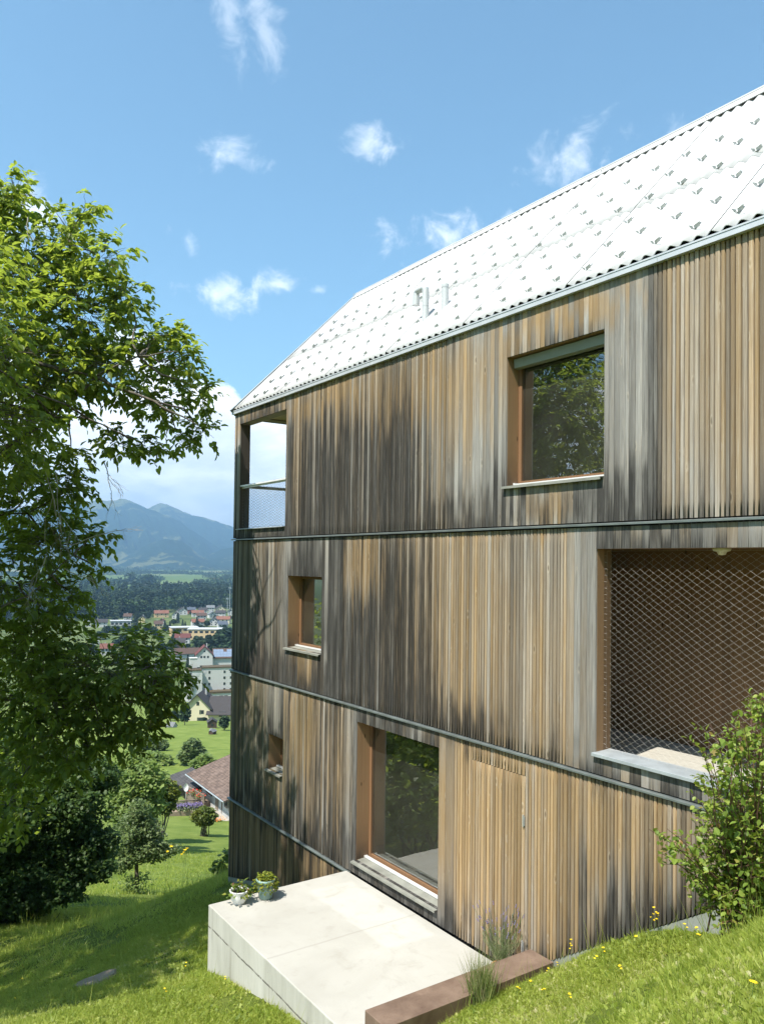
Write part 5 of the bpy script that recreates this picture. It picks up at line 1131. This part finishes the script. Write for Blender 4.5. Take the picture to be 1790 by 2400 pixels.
for k, (px, py, wpx, lab) in enumerate(((335, 1377, 22, 'long white farm hall on the plain beyond the wood'), (393, 1374, 12, 'small white shed farthest left of the pale halls on the plain'), (420, 1375, 26, 'grey white hall on the plain above the wood edge'), (507, 1362, 14, 'orange roofed farmhouse far out on the plain'))):
    p, d = hit(px, py, 1200, 9000); a = math.atan2(p[0]-CAM[0], p[1]); W_ = wpx/F_PX*d
    gable('farm_building', lab, tuple(p), -a-math.pi/2+math.pi, W_*.4, W_*.9, 5, 3, 'white', 'orange' if k == 3 else 'grey', (), chim=False)

# white apartment block
pa = at(505, 1640, 372.0); pa[2] = gz(pa[0], pa[1]); za = pa[2]
ap = empty('apartment_block', pa, -R(20)+R(4)); tag(ap, 'white five storey apartment block with ochre roof edge and small windows', 'apartment block')
top_z = float(at(505, 1566, 372.0)[2])-za
b = MB(); b.box(-6.5, 10, 0, 6.5, -3, top_z); b.box(-14, -6.52, -3, 5, -3, top_z-.6); b.build('wall', WALL['white'], ap)
r_ = MB(); r_.box(-6.8, 10.3, -.3, 6.8, top_z+.004, top_z+.5); r_.box(-14.3, -6.82, -3.3, 5.3, top_z-.596, top_z-.1); r_.build('roof', M['rust_trim'], ap)
r2 = MB(); r2.box(-12, -8.6, 1, 4.5, top_z+.154, top_z+4.6); r2.box(-12.2, -8.4, .8, 4.7, top_z+4.604, top_z+4.8); r2.build('lift_house', WALL['white'], ap)
for k in range(5):
    z_ = top_z-2.5-k*2.78
    for (u, m_) in ((-5.0, 'blind' if k in (0, 1) else 'dark_glass'), (-3.0, 'blind' if k in (3,) else 'dark_glass'), (4, 'dark_glass'), (7, 'dark_glass')):
        f = MB(); f.box(u-.45, u+.45, -.07, -.005, z_, z_+1.15); f.build('window', M[m_], ap)
    f = MB(); f.box(-9.9, -8.0, -3.07, -3.005, z_-.6, z_+.8); f.build('window', M['blind'], ap)
    f = MB(); f.box(-13.6, -11.2, -4.3, -3.005, z_-1.3, z_-.2); f.build('balcony', WALL['white'], ap)
    f = MB(); f.box(-13.4, -11.4, -3.06, -3.004, z_-.19, z_+.9); f.build('window', M['dark_glass'], ap)
lo = MB(); lo.box(-5.2, 6.5, -5, -.004, -3, 4.0); o = lo.build('porch', WALL['white'], ap); l2 = MB(); l2.box(-5.5, 6.8, -5.3, -.003, 4.004, 4.9); l2.build('porch_roof', M['rust_trim'], o)
for u in (-3.4, -1.0, 2.0, 4.2): f = MB(); f.box(u-.8, u+.8, -5.07, -5.004, 1.6, 2.9); f.build('window', M['dark_glass'], ap)
# house with solar panels behind the block
ps, dsol = at(478, 1562, 420), 420; ps[2] = gz(ps[0], ps[1]); zt = float(at(478, 1530, 420)[2])-ps[2]
so = gable('solar_house', 'pale gabled house with solar panels on its side roof behind the apartment block', tuple(ps), -R(20), 8.5, 11, zt-.5, 4.2, 'white', 'darkred', [('g', -1.6, zt-2.2, 1.0, 1.1), ('g', .0, zt-2.2, 1.0, 1.1), ('g', 1.8, zt-2.2, .9, 1.1), ('g', 0, zt+.9, .9, .8)])
wg = MB(); wg.box(4.3, 17, -2, 7, -3, zt-2.2); o = wg.build('side_wing', WALL['white'], so)
wr = MB(); p = [(4.3, -2.8, zt-2.9), (17.4, -2.8, zt-2.9), (17.4, 3, zt+1.6), (4.3, 3, zt+1.6)]; wr.hexa(p+[(x, y, z_+.25) for x, y, z_ in p]); wr.build('wing_roof', ROOF['brown'], o)
pn_ = MB(); 
for i in range(6):
    for j in range(3):
        if i == 3 and j == 2: continue
        x0 = 4.9+i*1.75; t0, t1 = .12+j*.26, .12+j*.26+.25; q0 = lambda x, t: (x, -2.8+5.8*t, zt-2.9+4.5*t+.30); pn_.quad(q0(x0, t0), q0(x0+1.7, t0), q0(x0+1.7, t1), q0(x0, t1))
pn_.build('solar_panel', M['solar'], o)
# cream house with the dark roof
pc = at(486, 1690, 292); pc[2] = gz(pc[0], pc[1]); s_ = F_PX/292.0
rzc = -R(20)+R(-14); H1 = float(at(470, 1650, 292)[2])-pc[2]
ch = gable('cream_house', 'cream house with steep dark roof, green shutters and a broad side wing', tuple(pc-np.array([2.6, 0, 0])), rzc, 9.2, 12, H1, 4.6, 'cream', 'dark', [('g', 0.2, H1+.7, 1.0, 1.3), ('g', -2.6, H1-2.3, 1.0, 1.35), ('g', 1.9, H1-2.3, 1.0, 1.35), ('g', 1.6, .9, 2.2, 1.3)], over=.9)
for u in (-3.45, 1.05): f = MB(); f.box(u-.28, u+.28, -6.09, -6.006, H1-2.35, H1-.9); f.build('shutter', M['shutter'], ch)
f = MB(); f.box(.0, .42, -6.09, -6.006, .85, 2.25); f.build('shutter', M['shutter'], ch)
wg = MB(); wg.box(4.62, 13.6, -6.4, 3.5, -3, H1-1.9); o = wg.build('side_wing', WALL['cream'], ch)
wr = MB(); p = [(3.4, -7.5, H1-2.5), (14.4, -7.5, H1-2.5), (14.4, .2, H1+2.9), (3.4, .2, H1+2.9)]; wr.hexa(p+[(x, y, z_+.28) for x, y, z_ in p]); p = [(3.4, .2, H1+2.9), (14.4, .2, H1+2.9), (14.4, 6, H1-.6), (3.4, 6, H1-.6)]; wr.hexa(p+[(x, y, z_+.28) for x, y, z_ in p]); wr.build('wing_roof', ROOF['dark'], o)
for (u, ww, z_, hh) in ((9.2, 2.6, 2.6, 1.8), (6.4, 1.3, .0, 1.5), (10.2, 1.6, -.4, 1.9)): f = MB(); f.box(u-ww/2, u+ww/2, -6.47, -6.405, z_, z_+hh); f.build('window', M['dark_glass'], o)
pd, _ = hit(497, 1706, 100, 400); shd = gable('garden_shed', 'small dark garden shed with dark roof on the meadow before the cream house', tuple(pd), -R(20), 2.6, 3.2, 1.9, .9, 'wood', 'dark', [('g', 0, .8, .7, .7)], over=.25, chim=False, thick=.08, cat='shed')
fr_ = tag(gable('greenhouse_frame', 'low white cold frame in front of the garden shed', tuple(hit(496, 1716, 100, 400)[0]), -R(20), 1.2, 2.4, .5, .3, 'white', 'grey', (), over=.05, chim=False, thick=.03, cat='cold frame'))
tag(gable('garden_hut', 'tiny grey tent roofed hut at the left of the vegetable garden', tuple(hit(402, 1705, 100, 400)[0]), R(30), 1.8, 2.6, .6, 1.0, 'grey', 'grey', (), over=.2, chim=False, thick=.05, cat='hut'))
tag(gable('wood_store', 'low covered log store right of the cold frame', tuple(hit(498, 1722, 100, 400)[0]), -R(50), 1.2, 2.0, .9, .4, 'wood', 'grey', (), over=.15, chim=False, thick=.05, cat='log store'))

# brown tiled house just below the slope
zA = -26.0
def on_z(px, py, z_): r_ = ray(px, py); return CAM+r_*((z_-CAM[2])/r_[2])
A = on_z(436, 1814, zA); Bp = on_z(525, 1879, zA); e_ = Bp-A; Le = float(np.linalg.norm(e_)); rzb = math.atan2(e_[1], e_[0]); nb_ = np.array([-math.sin(rzb), math.cos(rzb), 0])
if nb_@np.array([math.cos(YAW), -math.sin(YAW), 0]) < 0: nb_ = -nb_; FL = -1
else: FL = 1
print('eave len', Le, 'A', A, 'B', Bp)
lh = empty('tiled_house', (A[0], A[1], zA), rzb); tag(lh, 'white single storey house under a broad brown tiled roof with a skylight', 'house')
def tl(mb): return mb
RW, RP = 7.5, R(17)
def uvplane(name, pts, uvs, mt, parent, thick=.18):
    me = bpy.data.meshes.new(name); n_ = len(pts)
    V = [tuple(p) for p in pts]+[(p[0], p[1], p[2]-thick) for p in pts]
    me.from_pydata(V, [], [tuple(range(n_)), tuple(range(n_, 2*n_))[::-1]]+[(k, n_+k, n_+(k+1) % n_, (k+1) % n_) for k in range(n_)])
    uv = me.uv_layers.new(name='UV'); al = list(uvs)+list(uvs)
    for lp in me.loops: uv.data[lp.index].uv = al[lp.vertex_index]
    me.update(); return link(name, me, mt, parent)
hR = RW*math.tan(RP); sl_ = RW/math.cos(RP)
rf = uvplane('roof', [(0, 0, 0), (Le, 0, 0), (Le, FL*RW, hR), (0, FL*RW, hR)], [(0, 0), (Le, 0), (Le, sl_), (0, sl_)], M['tiles_near'], lh)
uvplane('rear_roof', [(0, FL*(RW+.002), hR), (Le, FL*(RW+.002), hR), (Le, FL*2*RW, 0), (0, FL*2*RW, 0)], [(0, 0), (Le, 0), (Le, sl_), (0, sl_)], M['tiles_near'], lh)
g_ = MB(); g_.tube([(0, -.08*FL, -.08), (Le, -.08*FL, -.08)], .08, 8); g_.box(-.04, .0, min(0, FL*RW), max(0, FL*RW), -.2, -.19); g_.build('gutter', M['zinc'], lh)
rg = MB(); rg.tube([(-.05, FL*RW, hR+.03), (Le+.05, FL*RW, hR+.03)], .13, 8); rg.build('ridge_tiles', ROOF['brown'], lh)
def rp_(u, v, o=0): return (u, FL*v*math.cos(RP), v*math.sin(RP)+o)
sk_ = MB(); sk_.hexa([rp_(Le*.55, sl_*.60, .0), rp_(Le*.55+1.0, sl_*.60, .0), rp_(Le*.55+1.0, sl_*.86, .0), rp_(Le*.55, sl_*.86, .0), rp_(Le*.55, sl_*.60, .1), rp_(Le*.55+1.0, sl_*.60, .1), rp_(Le*.55+1.0, sl_*.86, .1), rp_(Le*.55, sl_*.86, .1)]); sk_.build('skylight', M['solar'], rf)
OV = 1.1; wl_ = MB(); wl_.box(2.6, Le-.5, *sorted((FL*OV, FL*(2*RW-OV))), -3.6, OV*math.tan(RP)-.2); wl_.build('wall', WALL['white'], lh)
bs_ = MB(); bs_.box(2.55, Le-.45, *sorted((FL*(OV-.04), FL*(OV-.003))), -3.6, -1.9); bs_.build('wall_base', WALL['grey'], lh)
def low_win(name, u0, u1, z0, z1, m_): f = MB(); f.box(u0, u1, *sorted((FL*(OV-.09), FL*(OV-.042))), z0, z1); return f.build(name, M[m_], lh)
for u0, u1, z0, z1, nm, mm in ((Le-8.6, Le-6.6, -1.3, -.35, 'window', 'dark_glass'), (Le-5.4, Le-4.5, -2.35, -.3, 'door', 'timber'), (Le-2.6, Le-1.7, -1.4, -.5, 'window', 'dark_glass'), (Le-1.3, Le-.8, -1.6, -.4, 'window', 'dark_glass'), (Le-3.5, Le-3.38, -2.35, -.25, 'downpipe', 'timber')): low_win(nm, u0, u1, z0, z1, mm)
ax_ = MB(); p = [(-6, FL*1.0, -.7), (.5, FL*.6, -.9), (1.5, FL*5, .5), (-6, FL*5.5, .7)]
an = uvplane('annex_roof', [(-5.5, FL*-.6, -1.5), (2.1, FL*-.6, -1.5), (2.1, FL*2.6, -.75), (-5.5, FL*2.6, -.75)], [(0, 0), (7.6, 0), (7.6, 3.3), (0, 3.3)], M['tiles_dark'], lh)
ab = MB(); ab.box(-5.2, 1.5, *sorted((FL*.5, FL*2.5)), -3.6, -1.5); ab.build('annex_wall', WALL['wood'], lh)
pt_ = MB(); pt_.box(2.3, Le+3, *sorted((FL*(OV-.05), FL*-.5)), -2.75, -2.46); tag(pt_.build('patio', M['patio']), 'narrow paved terrace along the white wall of the tiled house', 'paving'); o = bpy.context.scene.objects['patio']; o.location = lh.location; o.rotation_euler = lh.rotation_euler
def railing(name, label, p0, p1, h, m_, step=.14, rail=.09):
    t = empty(name, p0); tag(t, label, 'fence'); d = np.array(p1)-np.array(p0); L = np.linalg.norm(d[:2]); n_ = int(L/step); e1 = d/L; nn = np.array([-e1[1], e1[0], 0])
    a = MB()
    for k in range(n_+1): q = d*k/n_; c_ = [q+e1*sx*step*.32+nn*sy*.015 for sx, sy in ((-1, -1), (1, -1), (1, 1), (-1, 1))]; a.hexa([x+(0, 0, .08) for x in c_]+[x+(0, 0, h) for x in c_])
    a.build('pickets', M[m_], t)
    for zz in (h-.02, .2): r_ = MB(); r_.tube([d*0+(0, 0, zz), d+(0, 0, zz)], rail*.6, 4); r_.build('rail', M[m_], t)
    for k in (0, .5, 1): r_ = MB(); r_.tube([d*k+(0, 0, -.4), d*k+(0, 0, h+.06)], .07, 6); r_.build('post', M[m_], t)
    return t
f0 = on_z(392, 1906, -27.2); f1 = on_z(478, 1887, -27.2)
dgr = hit(478, 1895, 40, 200)
dB = 91.0; pA = at(392, 1900, 89.5); pB = at(477, 1893, 91.0); railing('picket_fence', 'brown picket fence running behind the lavender bed', pA, pB, 1.0, 'timber')
gw = MB(); e1 = unit(pB-pA); n1 = unit(np.cross(e1, (0, 0, 1))); n1 = n1 if n1@(CAM-pA) > 0 else -n1
q_ = [pA+n1*.75, pB+n1*.75, pB-n1*.15, pA-n1*.15]; gw.hexa([v_-(0, 0, 2.2) for v_ in q_]+[v_-(0, 0, .02) for v_ in q_]); tag(gw.build('garden_wall', M['stone']), 'low stone wall carrying the lavender bed and picket fence', 'wall')
pC = at(478, 1884, 90.3); pD = at(438, 1862, 94.0); dk = railing('deck_railing', 'grey board railing of the deck with red geraniums', pD, pC, 1.0, 'timber', .20)
df = MB(); q_ = [pD-pD, pC-pD, at(494, 1880, 92.0)-pD, at(457, 1856, 96.0)-pD]; df.hexa([v_-(0, 0, .9) for v_ in q_]+[v_+(0, 0, .04) for v_ in q_]); df.build('deck_floor', M['timber'], dk)
for (px, py, lab) in ((458, 1857, 'smaller box of red geraniums on the deck behind the railing'), (470, 1867, 'larger box of red geraniums nearest the white wall')):
    p = at(px, py+4, 92.4 if px < 462 else 91.2); t = empty('geranium_box', p); tag(t, lab, 'flower box'); b = MB(); b.box(-.55, .55, -.15, .15, -.25, 0); b.build('box', M['timber'], t)
    N = 150; P = np.c_[RNG.normal(size=N)*.4, RNG.normal(size=N)*.16, RNG.random(N)*.4]; leaves('foliage', P, .14, 'leaf_mid', t, QUADT, QUADT_F); P = np.c_[RNG.normal(size=60)*.42, RNG.normal(size=60)*.16, .2+RNG.random(60)*.35]; leaves('blossom', P, .15, 'red_petal', t, QUADT, QUADT_F)
p = at(436, 1846, 93.6); sdish = empty('satellite_dish', p, math.atan2(CAM[1]-p[1], CAM[0]-p[0])); tag(sdish, 'round white satellite dish on the corner of the deck', 'satellite dish')
d_ = MB(); vs = []; n_ = 24
for i, rr in enumerate((0, .2, .36, .46)):
    for k in range(n_): a = 2*math.pi*k/n_; vs.append((.25*rr*rr*4*.45, rr*.62*math.cos(a), rr*math.sin(a)*1.02))
d_.add(vs, [(i*n_+k, i*n_+(k+1) % n_, (i+1)*n_+(k+1) % n_, (i+1)*n_+k) for i in range(3) for k in range(n_)]); d_.build('dish', M['white_plastic'], sdish, smooth=True)
a_ = MB(); a_.tube([(-.05, 0, 0), (-.1, 0, -.4), (-.1, 0, -1.4)], .03, 6); a_.tube([(0, 0, -.4), (.4, 0, -.15)], .015, 5); a_.box(.38, .46, -.04, .04, -.18, -.1); a_.build('mount', M['steel'], sdish)
pL, dL = hit(432, 1898, 40, 200); e1 = unit(pB-pA); N = 2600; u = RNG.random(N); P = pA+(pB-pA)*(.25+.75*u[:, None])+n1*(.38+RNG.normal(size=N)*.2)[:, None]; P[:, 2] += RNG.random(N)*.5
o = leaves('lavender_bed', P[:1500]-np.array([0, 0, .1]), .16, 'lav_leaf', None, QUADT, QUADT_F, -.5); tag(o, 'strip of grey green and violet lavender along the picket fence', 'flower bed', kind='stuff')
o2 = leaves('lavender_blossom', P[1500:]+np.array([0, 0, .2]), .11, 'lav_flower', o, QUADT, QUADT_F, -.5)
pO, _ = hit(508, 1926, 40, 200); t = empty('marigold_bed', pO); tag(t, 'small patch of orange flowers beside the paved terrace', 'flower bed'); N = 220; P = np.c_[RNG.normal(size=N)*.4, RNG.normal(size=N)*.25, RNG.random(N)*.25]; leaves('blossom', P[:130]+(0, 0, .1), .12, 'orange_petal', t, QUADT, QUADT_F); leaves('foliage', P[130:], .12, 'leaf_mid', t, QUADT, QUADT_F)

# village trees: two prototypes, copied
def crown_pts(n_, fn):
    d = rand_dir(n_); return fn(d)
def far_proto(kind, seed):
    t = empty({'round': 'village_tree', 'cone': 'spruce_tree'}[kind])
    if kind == 'round':
        P = []
        for c_, r_ in (((0, 0, 5.4), 3.3), ((1.6, .4, 4.2), 2.4), ((-1.7, -.3, 4.0), 2.5), ((.2, -1.3, 6.6), 2.1), ((.3, 1.5, 4.5), 2.3), ((-.8, .4, 7.0), 1.7)):
            d = rand_dir(150); P.append(np.array(c_)+d*r_*(.75+.3*RNG.random((150, 1)))*np.array([1, 1, .9]))
        P = np.vstack(P); leaves('crown', P, 1.15, 'leaf_far', t, QUADT, QUADT_F, .2, .9, rnd=np.clip(.55*RNG.random(len(P))+.35*vnoise(P[:, 0]*.7, P[:, 2]*.7+seed, 3), 0, 1))
    else:
        P = []; 
        for k in range(520): z_ = RNG.random()**.8; a = RNG.random()*6.28; r_ = (1-z_)*2.1*(.55+.5*RNG.random())+.08; P.append((r_*math.cos(a), r_*math.sin(a), .8+z_*9.2))
        P = np.array(P); leaves('crown', P, .95, 'leaf_spruce', t, QUADT, QUADT_F, .7, .6)
    m_ = MB(); m_.tube([(0, 0, -1), (0, 0, 5)], [.3, .12], 6); m_.build('trunk', M['bark'], t); return t
PRO = {'round': [far_proto('round', k) for k in range(3)], 'cone': [far_proto('cone', 9)]}; used = set()
def vtree(kind, px, py, hpx, label, group, wide=1.0, depth=None):
    p, d = hit(px, py, 100, 3000); k = random.randrange(len(PRO[kind])); src = PRO[kind][k]
    if (kind, k) not in used: used.add((kind, k)); t = src
    else: t = copy_tree(src)
    s_ = hpx/F_PX*d/(9.0 if kind == 'round' else 10.0); t.location = p; t.scale = (s_*wide, s_*wide, s_); t.rotation_euler = (0, 0, RNG.random()*6.28); tag(t, label, 'tree', group); return t
GR1, GR2 = 'round trees among the village houses', 'trees of the green belt above the apartment block'
for a in [(485, 1470, 16), (392, 1478, 14), (250, 1488, 22), (270, 1490, 24), (292, 1478, 14), (345, 1482, 18), (360, 1488, 20), (232, 1500, 22), (448, 1442, 9), (460, 1440, 10), (503, 1455, 9), (528, 1473, 12), (413, 1500, 20), (405, 1520, 24), (380, 1530, 26), (345, 1540, 28), (440, 1522, 14), (215, 1540, 30), (280, 1565, 30), (330, 1580, 30), (370, 1575, 26)]: vtree('round', *a, 'round green tree standing between the roofs of the village', GR1, 1.15)
for k in range(46):
    px = 215+325*RNG.random(); py = 1446+85*RNG.random()**1.3
    if px > 400 and py < 1462 and RNG.random() < .4: continue
    vtree('round', px, py, 9+.10*(py-1440)+6*RNG.random(), 'round green tree standing between the roofs of the village', GR1, 1.2)
for a in [(470, 1528, 34), (452, 1540, 26), (490, 1530, 34), (508, 1525, 40), (528, 1520, 46), (545, 1540, 50), (480, 1548, 24), (500, 1545, 30), (522, 1545, 34), (462, 1512, 22), (535, 1560, 40), (455, 1556, 18), (513, 1500, 22), (533, 1495, 26)]: vtree('round', *a, 'broad leafy tree in the green belt between school and apartment block', GR2, 1.25)
GR3 = 'dark conifers in the village'
for a in [(318, 1470, 36), (416.5, 1462, 26), (461.5, 1470, 24), (386, 1478, 24), (398, 1480, 24), (428, 1470, 18), (434, 1472, 16), (440, 1575, 36), (452, 1572, 22), (533, 1565, 30), (545, 1660, 40)]: vtree('cone', *a, 'dark conifer rising beside the village roofs', GR3, .9)
vtree('round', 433, 1700, 52, 'airy olive green tree left of the cream house', None, .62); vtree('round', 525, 1712, 34, 'small apple tree right of the garden shed', None, .9); vtree('round', 410, 1690, 26, 'loose bush in the vegetable garden left of the airy tree', None, 1.2); vtree('round', 480, 1690, 9, 'low shrub against the cream house wall', None, 1.6)
for (px, ty, by, lab) in ((538.5, 1376, 1421, 'taller floodlight mast beside the timber corner'), (533, 1401, 1421, 'shorter floodlight mast left of the taller one')):
    d = 1000; p = at(px, by, d); h_ = (by-ty)/F_PX*d; t = empty('floodlight_mast', (p[0], p[1], FLOOR_Z)); tag(t, lab, 'light mast'); m_ = MB(); m_.tube([(0, 0, -1), (0, 0, p[2]-FLOOR_Z+h_)], [.5, .3], 6); m_.build('mast', M['zinc'], t); m_ = MB(); zz = p[2]-FLOOR_Z+h_; m_.box(-1.6, 1.6, -.4, .4, zz-2.2, zz); m_.build('lamp_head', M['zinc'], t)

# the wood behind the village and the hedgerows on the plain: far off masses
def mass(name, X, Y, H, W, cone, cards, size, mt, seed):
    n_ = len(X); Z = np.full(n_, FLOOR_Z) if FLOOR_Z is not None else ground(X, Y); P = []; S = []; rn_ = []
    t = RNG.random((n_, cards)); d = rand_dir(n_*cards).reshape(n_, cards, 3)
    prof = np.where(cone[:, None], (1-t)*1.0+.06, np.sqrt(np.clip(1-(2*np.clip(t*.95+.04, 0, 1)-1)**2, 0, 1)))
    a = RNG.random((n_, cards))*6.283; rr = W[:, None]*.5*prof*(.7+.4*RNG.random((n_, cards)))
    px_ = X[:, None]+rr*np.cos(a); py_ = Y[:, None]+rr*np.sin(a); zb = np.where(cone[:, None], .05, .15); pz = Z[:, None]+H[:, None]*(zb+(1-zb)*t)
    P = np.stack([px_, py_, pz], -1).reshape(-1, 3); base = np.where(cone, .05+.15*RNG.random(n_), .22+.62*RNG.random(n_))
    rn_ = np.clip(base[:, None]+.32*(RNG.random((n_, cards))-.3), 0, 1).ravel()
    N = len(P); D = rand_dir(N); D[:, 2] = np.where(np.repeat(cone, cards), -.3, D[:, 2]); D = unit(D); Xa, Ya, Za = frame_from(D, unit(rand_dir(N)*.6+np.array([0, 0, 1.0])))
    sz = size*np.repeat(np.where(cone, .8, 1.0)*H/22, cards)*(.7+.6*RNG.random(N)); V, F, c = scatter(QUADT, QUADT_F, P, Xa, Ya, Za, sz, rn_)
    return tag(link(name, raw_mesh(name, V, F, c), M[mt]), kind='stuff')
def wedge_xy(px, d): r_ = np.stack([ray(p_, 1300) for p_ in px]); return CAM[0]+d*r_[:, 0], CAM[1]+d*r_[:, 1]
n_ = 2100; px = -60+RNG.random(n_)*760; front = np.interp(px, [-60, 200, 330, 400, 440, 540, 700], [820, 850, 900, 1000, 1075, 1090, 1090]); d = front+(1600-front)*RNG.random(n_)**1.2
X, Y = wedge_xy(px, d); cone = RNG.random(n_) < np.clip(.25+.6*(vnoise(px*.02, d*.004, 3))*(d > front+60), 0, .9)
H = np.where(cone, 20+6*RNG.random(n_), 13+7*RNG.random(n_)); W = np.where(cone, 7+2*RNG.random(n_), 12+6*RNG.random(n_))
w_o = mass('wood', X, Y, H, W, cone, 80, 2.7, 'leaf_far', 3); tag(w_o, 'dark mixed wood behind the village', 'wood')
px = []; d = []
for k in range(34):
    d0 = 1950*(5600/1950)**RNG.random(); p0 = -50+600*RNG.random(); L = 20+90*RNG.random(); m_ = int(L*.45)
    px += list(p0+L*np.linspace(0, 1, m_)+RNG.normal(size=m_)*1.0); d += list(d0*(1+.012*RNG.normal(size=m_)))
n_ = 500; px += list(-60+RNG.random(n_)*680); d += list(4700+1200*RNG.random(n_))
px = np.array(px); d = np.array(d); X, Y = wedge_xy(px, d); n_ = len(px); cone = np.zeros(n_, bool)
w_o = mass('hedgerows', X, Y, (8+7*RNG.random(n_))*(1+.35*(d > 4000)), (12+12*RNG.random(n_))*(1+.5*(d > 4000)), cone, 14, 9.0, 'leaf_far', 4); tag(w_o, 'lines of trees and hedges across the distant plain', 'hedgerows')
px, d = [345, 352, 338, 349, 300, 310], [2050, 2060, 2070, 2040, 2100, 2110]; X, Y = wedge_xy(np.array(px), np.array(d, float)); w_o = mass('poplar_clump', X, Y, np.full(6, 27.), np.full(6, 17.), np.zeros(6, bool), 60, 5, 'leaf_far', 6); tag(w_o, 'tall clump of trees on the plain just behind the wood', 'trees')

def ridge(name, crest, dc, df, seed, rough, foot=FLOOR_Z, prof=1.25):
    xs = np.linspace(-520, 1500, 420); cy_ = np.interp(xs, [c[0] for c in crest], [c[1] for c in crest]); cy_ = cy_+ (fbm(xs*.05, xs*0, seed, 4)-.5)*3.0*rough + (fbm(xs*.33, xs*0, seed+1, 3)-.5)*2.2*rough
    T = np.r_[np.linspace(0, 1, 90), [1.03, 1.1, 1.25]]; V = np.zeros((len(T), len(xs), 3))
    rays = np.stack([ray(x, y) for x, y in zip(xs, cy_)]); rel = np.maximum(rays[:, 2]*dc, foot+2)
    for i, t in enumerate(T):
        dd = df+(dc-df)*t + 260*rough*(fbm(xs*.022, np.full_like(xs, t*2.2), seed+3, 4)-.5)*(1-abs(2*t-1))*(t <= 1)
        hgt = foot-6+(rel-foot+6)*np.clip(t if t <= 1 else 2-t, 0, 1)**prof
        gul = (fbm(xs*.045+3*t, np.full_like(xs, t*3.0), seed+7, 5)-.5)*.62*rough*(rel-foot)*np.sin(math.pi*np.clip(t, 0, 1))
        V[i] = np.c_[CAM[0]+rays[:, 0]*dd, CAM[1]+rays[:, 1]*dd, hgt+gul]
    n_, k = len(T), len(xs); i, j = np.meshgrid(np.arange(n_-1), np.arange(k-1), indexing='ij'); F = np.stack([i*k+j, i*k+j+1, (i+1)*k+j+1, (i+1)*k+j], -1).reshape(-1, 4)
    return tag(link(name, raw_mesh(name, V.reshape(-1, 3), F, smooth=True), M['mountain']), kind='structure')
m_, n = mat('wooded_mountain'); tc = n.n('ShaderNodeTexCoord').outputs['Object']
f1 = n.noise(tc, .0034, 8, .66, .6); f2 = n.noise(tc, .018, 6, .75); zz = n.n('ShaderNodeSeparateXYZ', i0=tc).outputs[2]
c = n.mix(n.lin(f2, .3, .7), (.010, .026, .010), (.030, .058, .022)); pst = n.ss(n.m('ADD', f1, n.m('MULTIPLY', n.ss(zz, 380, 640), .14)), .565, .63)
pst = n.m('MAXIMUM', pst, n.ss(n.m('SUBTRACT', f1, n.m('MULTIPLY', n.ss(zz, 20, 200), .2)), .525, .575))
c = n.mix(n.m('MULTIPLY', pst, n.ss(f2, .34, .46)), c, n.mix(f2, (.10, .13, .035), (.24, .22, .09)))
p = n.n('ShaderNodeBsdfPrincipled', Base_Color=c, Roughness=1.0); p.inputs['Specular IOR Level'].default_value = 0
b = n.n('ShaderNodeBump', Strength=1.0, Distance=60, Height=n.noise(tc, .010, 8, .75)); n.L.new(b.outputs[0], p.inputs['Normal']); finish(n, p); M['mountain'] = m_
ridge('mountain', [(-520, 1262), (-200, 1220), (0, 1196), (150, 1180), (209, 1176), (232, 1170.6), (252, 1173.7), (274, 1173), (283, 1169), (297, 1170.6), (321, 1181), (346, 1192), (380, 1204), (420, 1222), (470, 1256), (520, 1290), (560, 1310), (700, 1328), (1500, 1336)], 8000, 5900, 3, 1.0)
ridge('mountain', [(-520, 1300), (150, 1240), (300, 1214), (346, 1193), (352, 1189), (375, 1178.4), (397, 1183), (425, 1198.5), (449, 1206.7), (477, 1211.4), (505, 1221), (545, 1235), (650, 1262), (900, 1300), (1500, 1330)], 9600, 7200, 11, .9)
ridge('hills', [(-520, 1330), (180, 1334), (264, 1318), (320, 1290), (360, 1270), (390, 1263), (425, 1268), (448, 1284), (470, 1304), (500, 1314), (545, 1322), (800, 1334), (1500, 1338)], 6300, 5300, 21, .8, prof=.9)
ridge('hills', [(-520, 1337), (330, 1336), (430, 1322), (480, 1303), (520, 1288), (560, 1278), (650, 1268), (900, 1300), (1500, 1334)], 6900, 5600, 31, .8, prof=1.0)

# the air: one closed box of pale haze round everything
hz = MB(); hz.box(-12300, 12300, -12300, 12300, FLOOR_Z-14, 1010); m_ = bpy.data.materials.new('haze'); m_.use_nodes = True; nt = m_.node_tree; nt.nodes.clear()
pv = nt.nodes.new('ShaderNodeVolumePrincipled'); pv.inputs['Color'].default_value = (.40, .69, 1.0, 1); pv.inputs['Density'].default_value = 1.45e-4; pv.inputs['Anisotropy'].default_value = .25
ou = nt.nodes.new('ShaderNodeOutputMaterial'); nt.links.new(pv.outputs[0], ou.inputs['Volume']); tag(hz.build('haze', m_), kind='stuff')
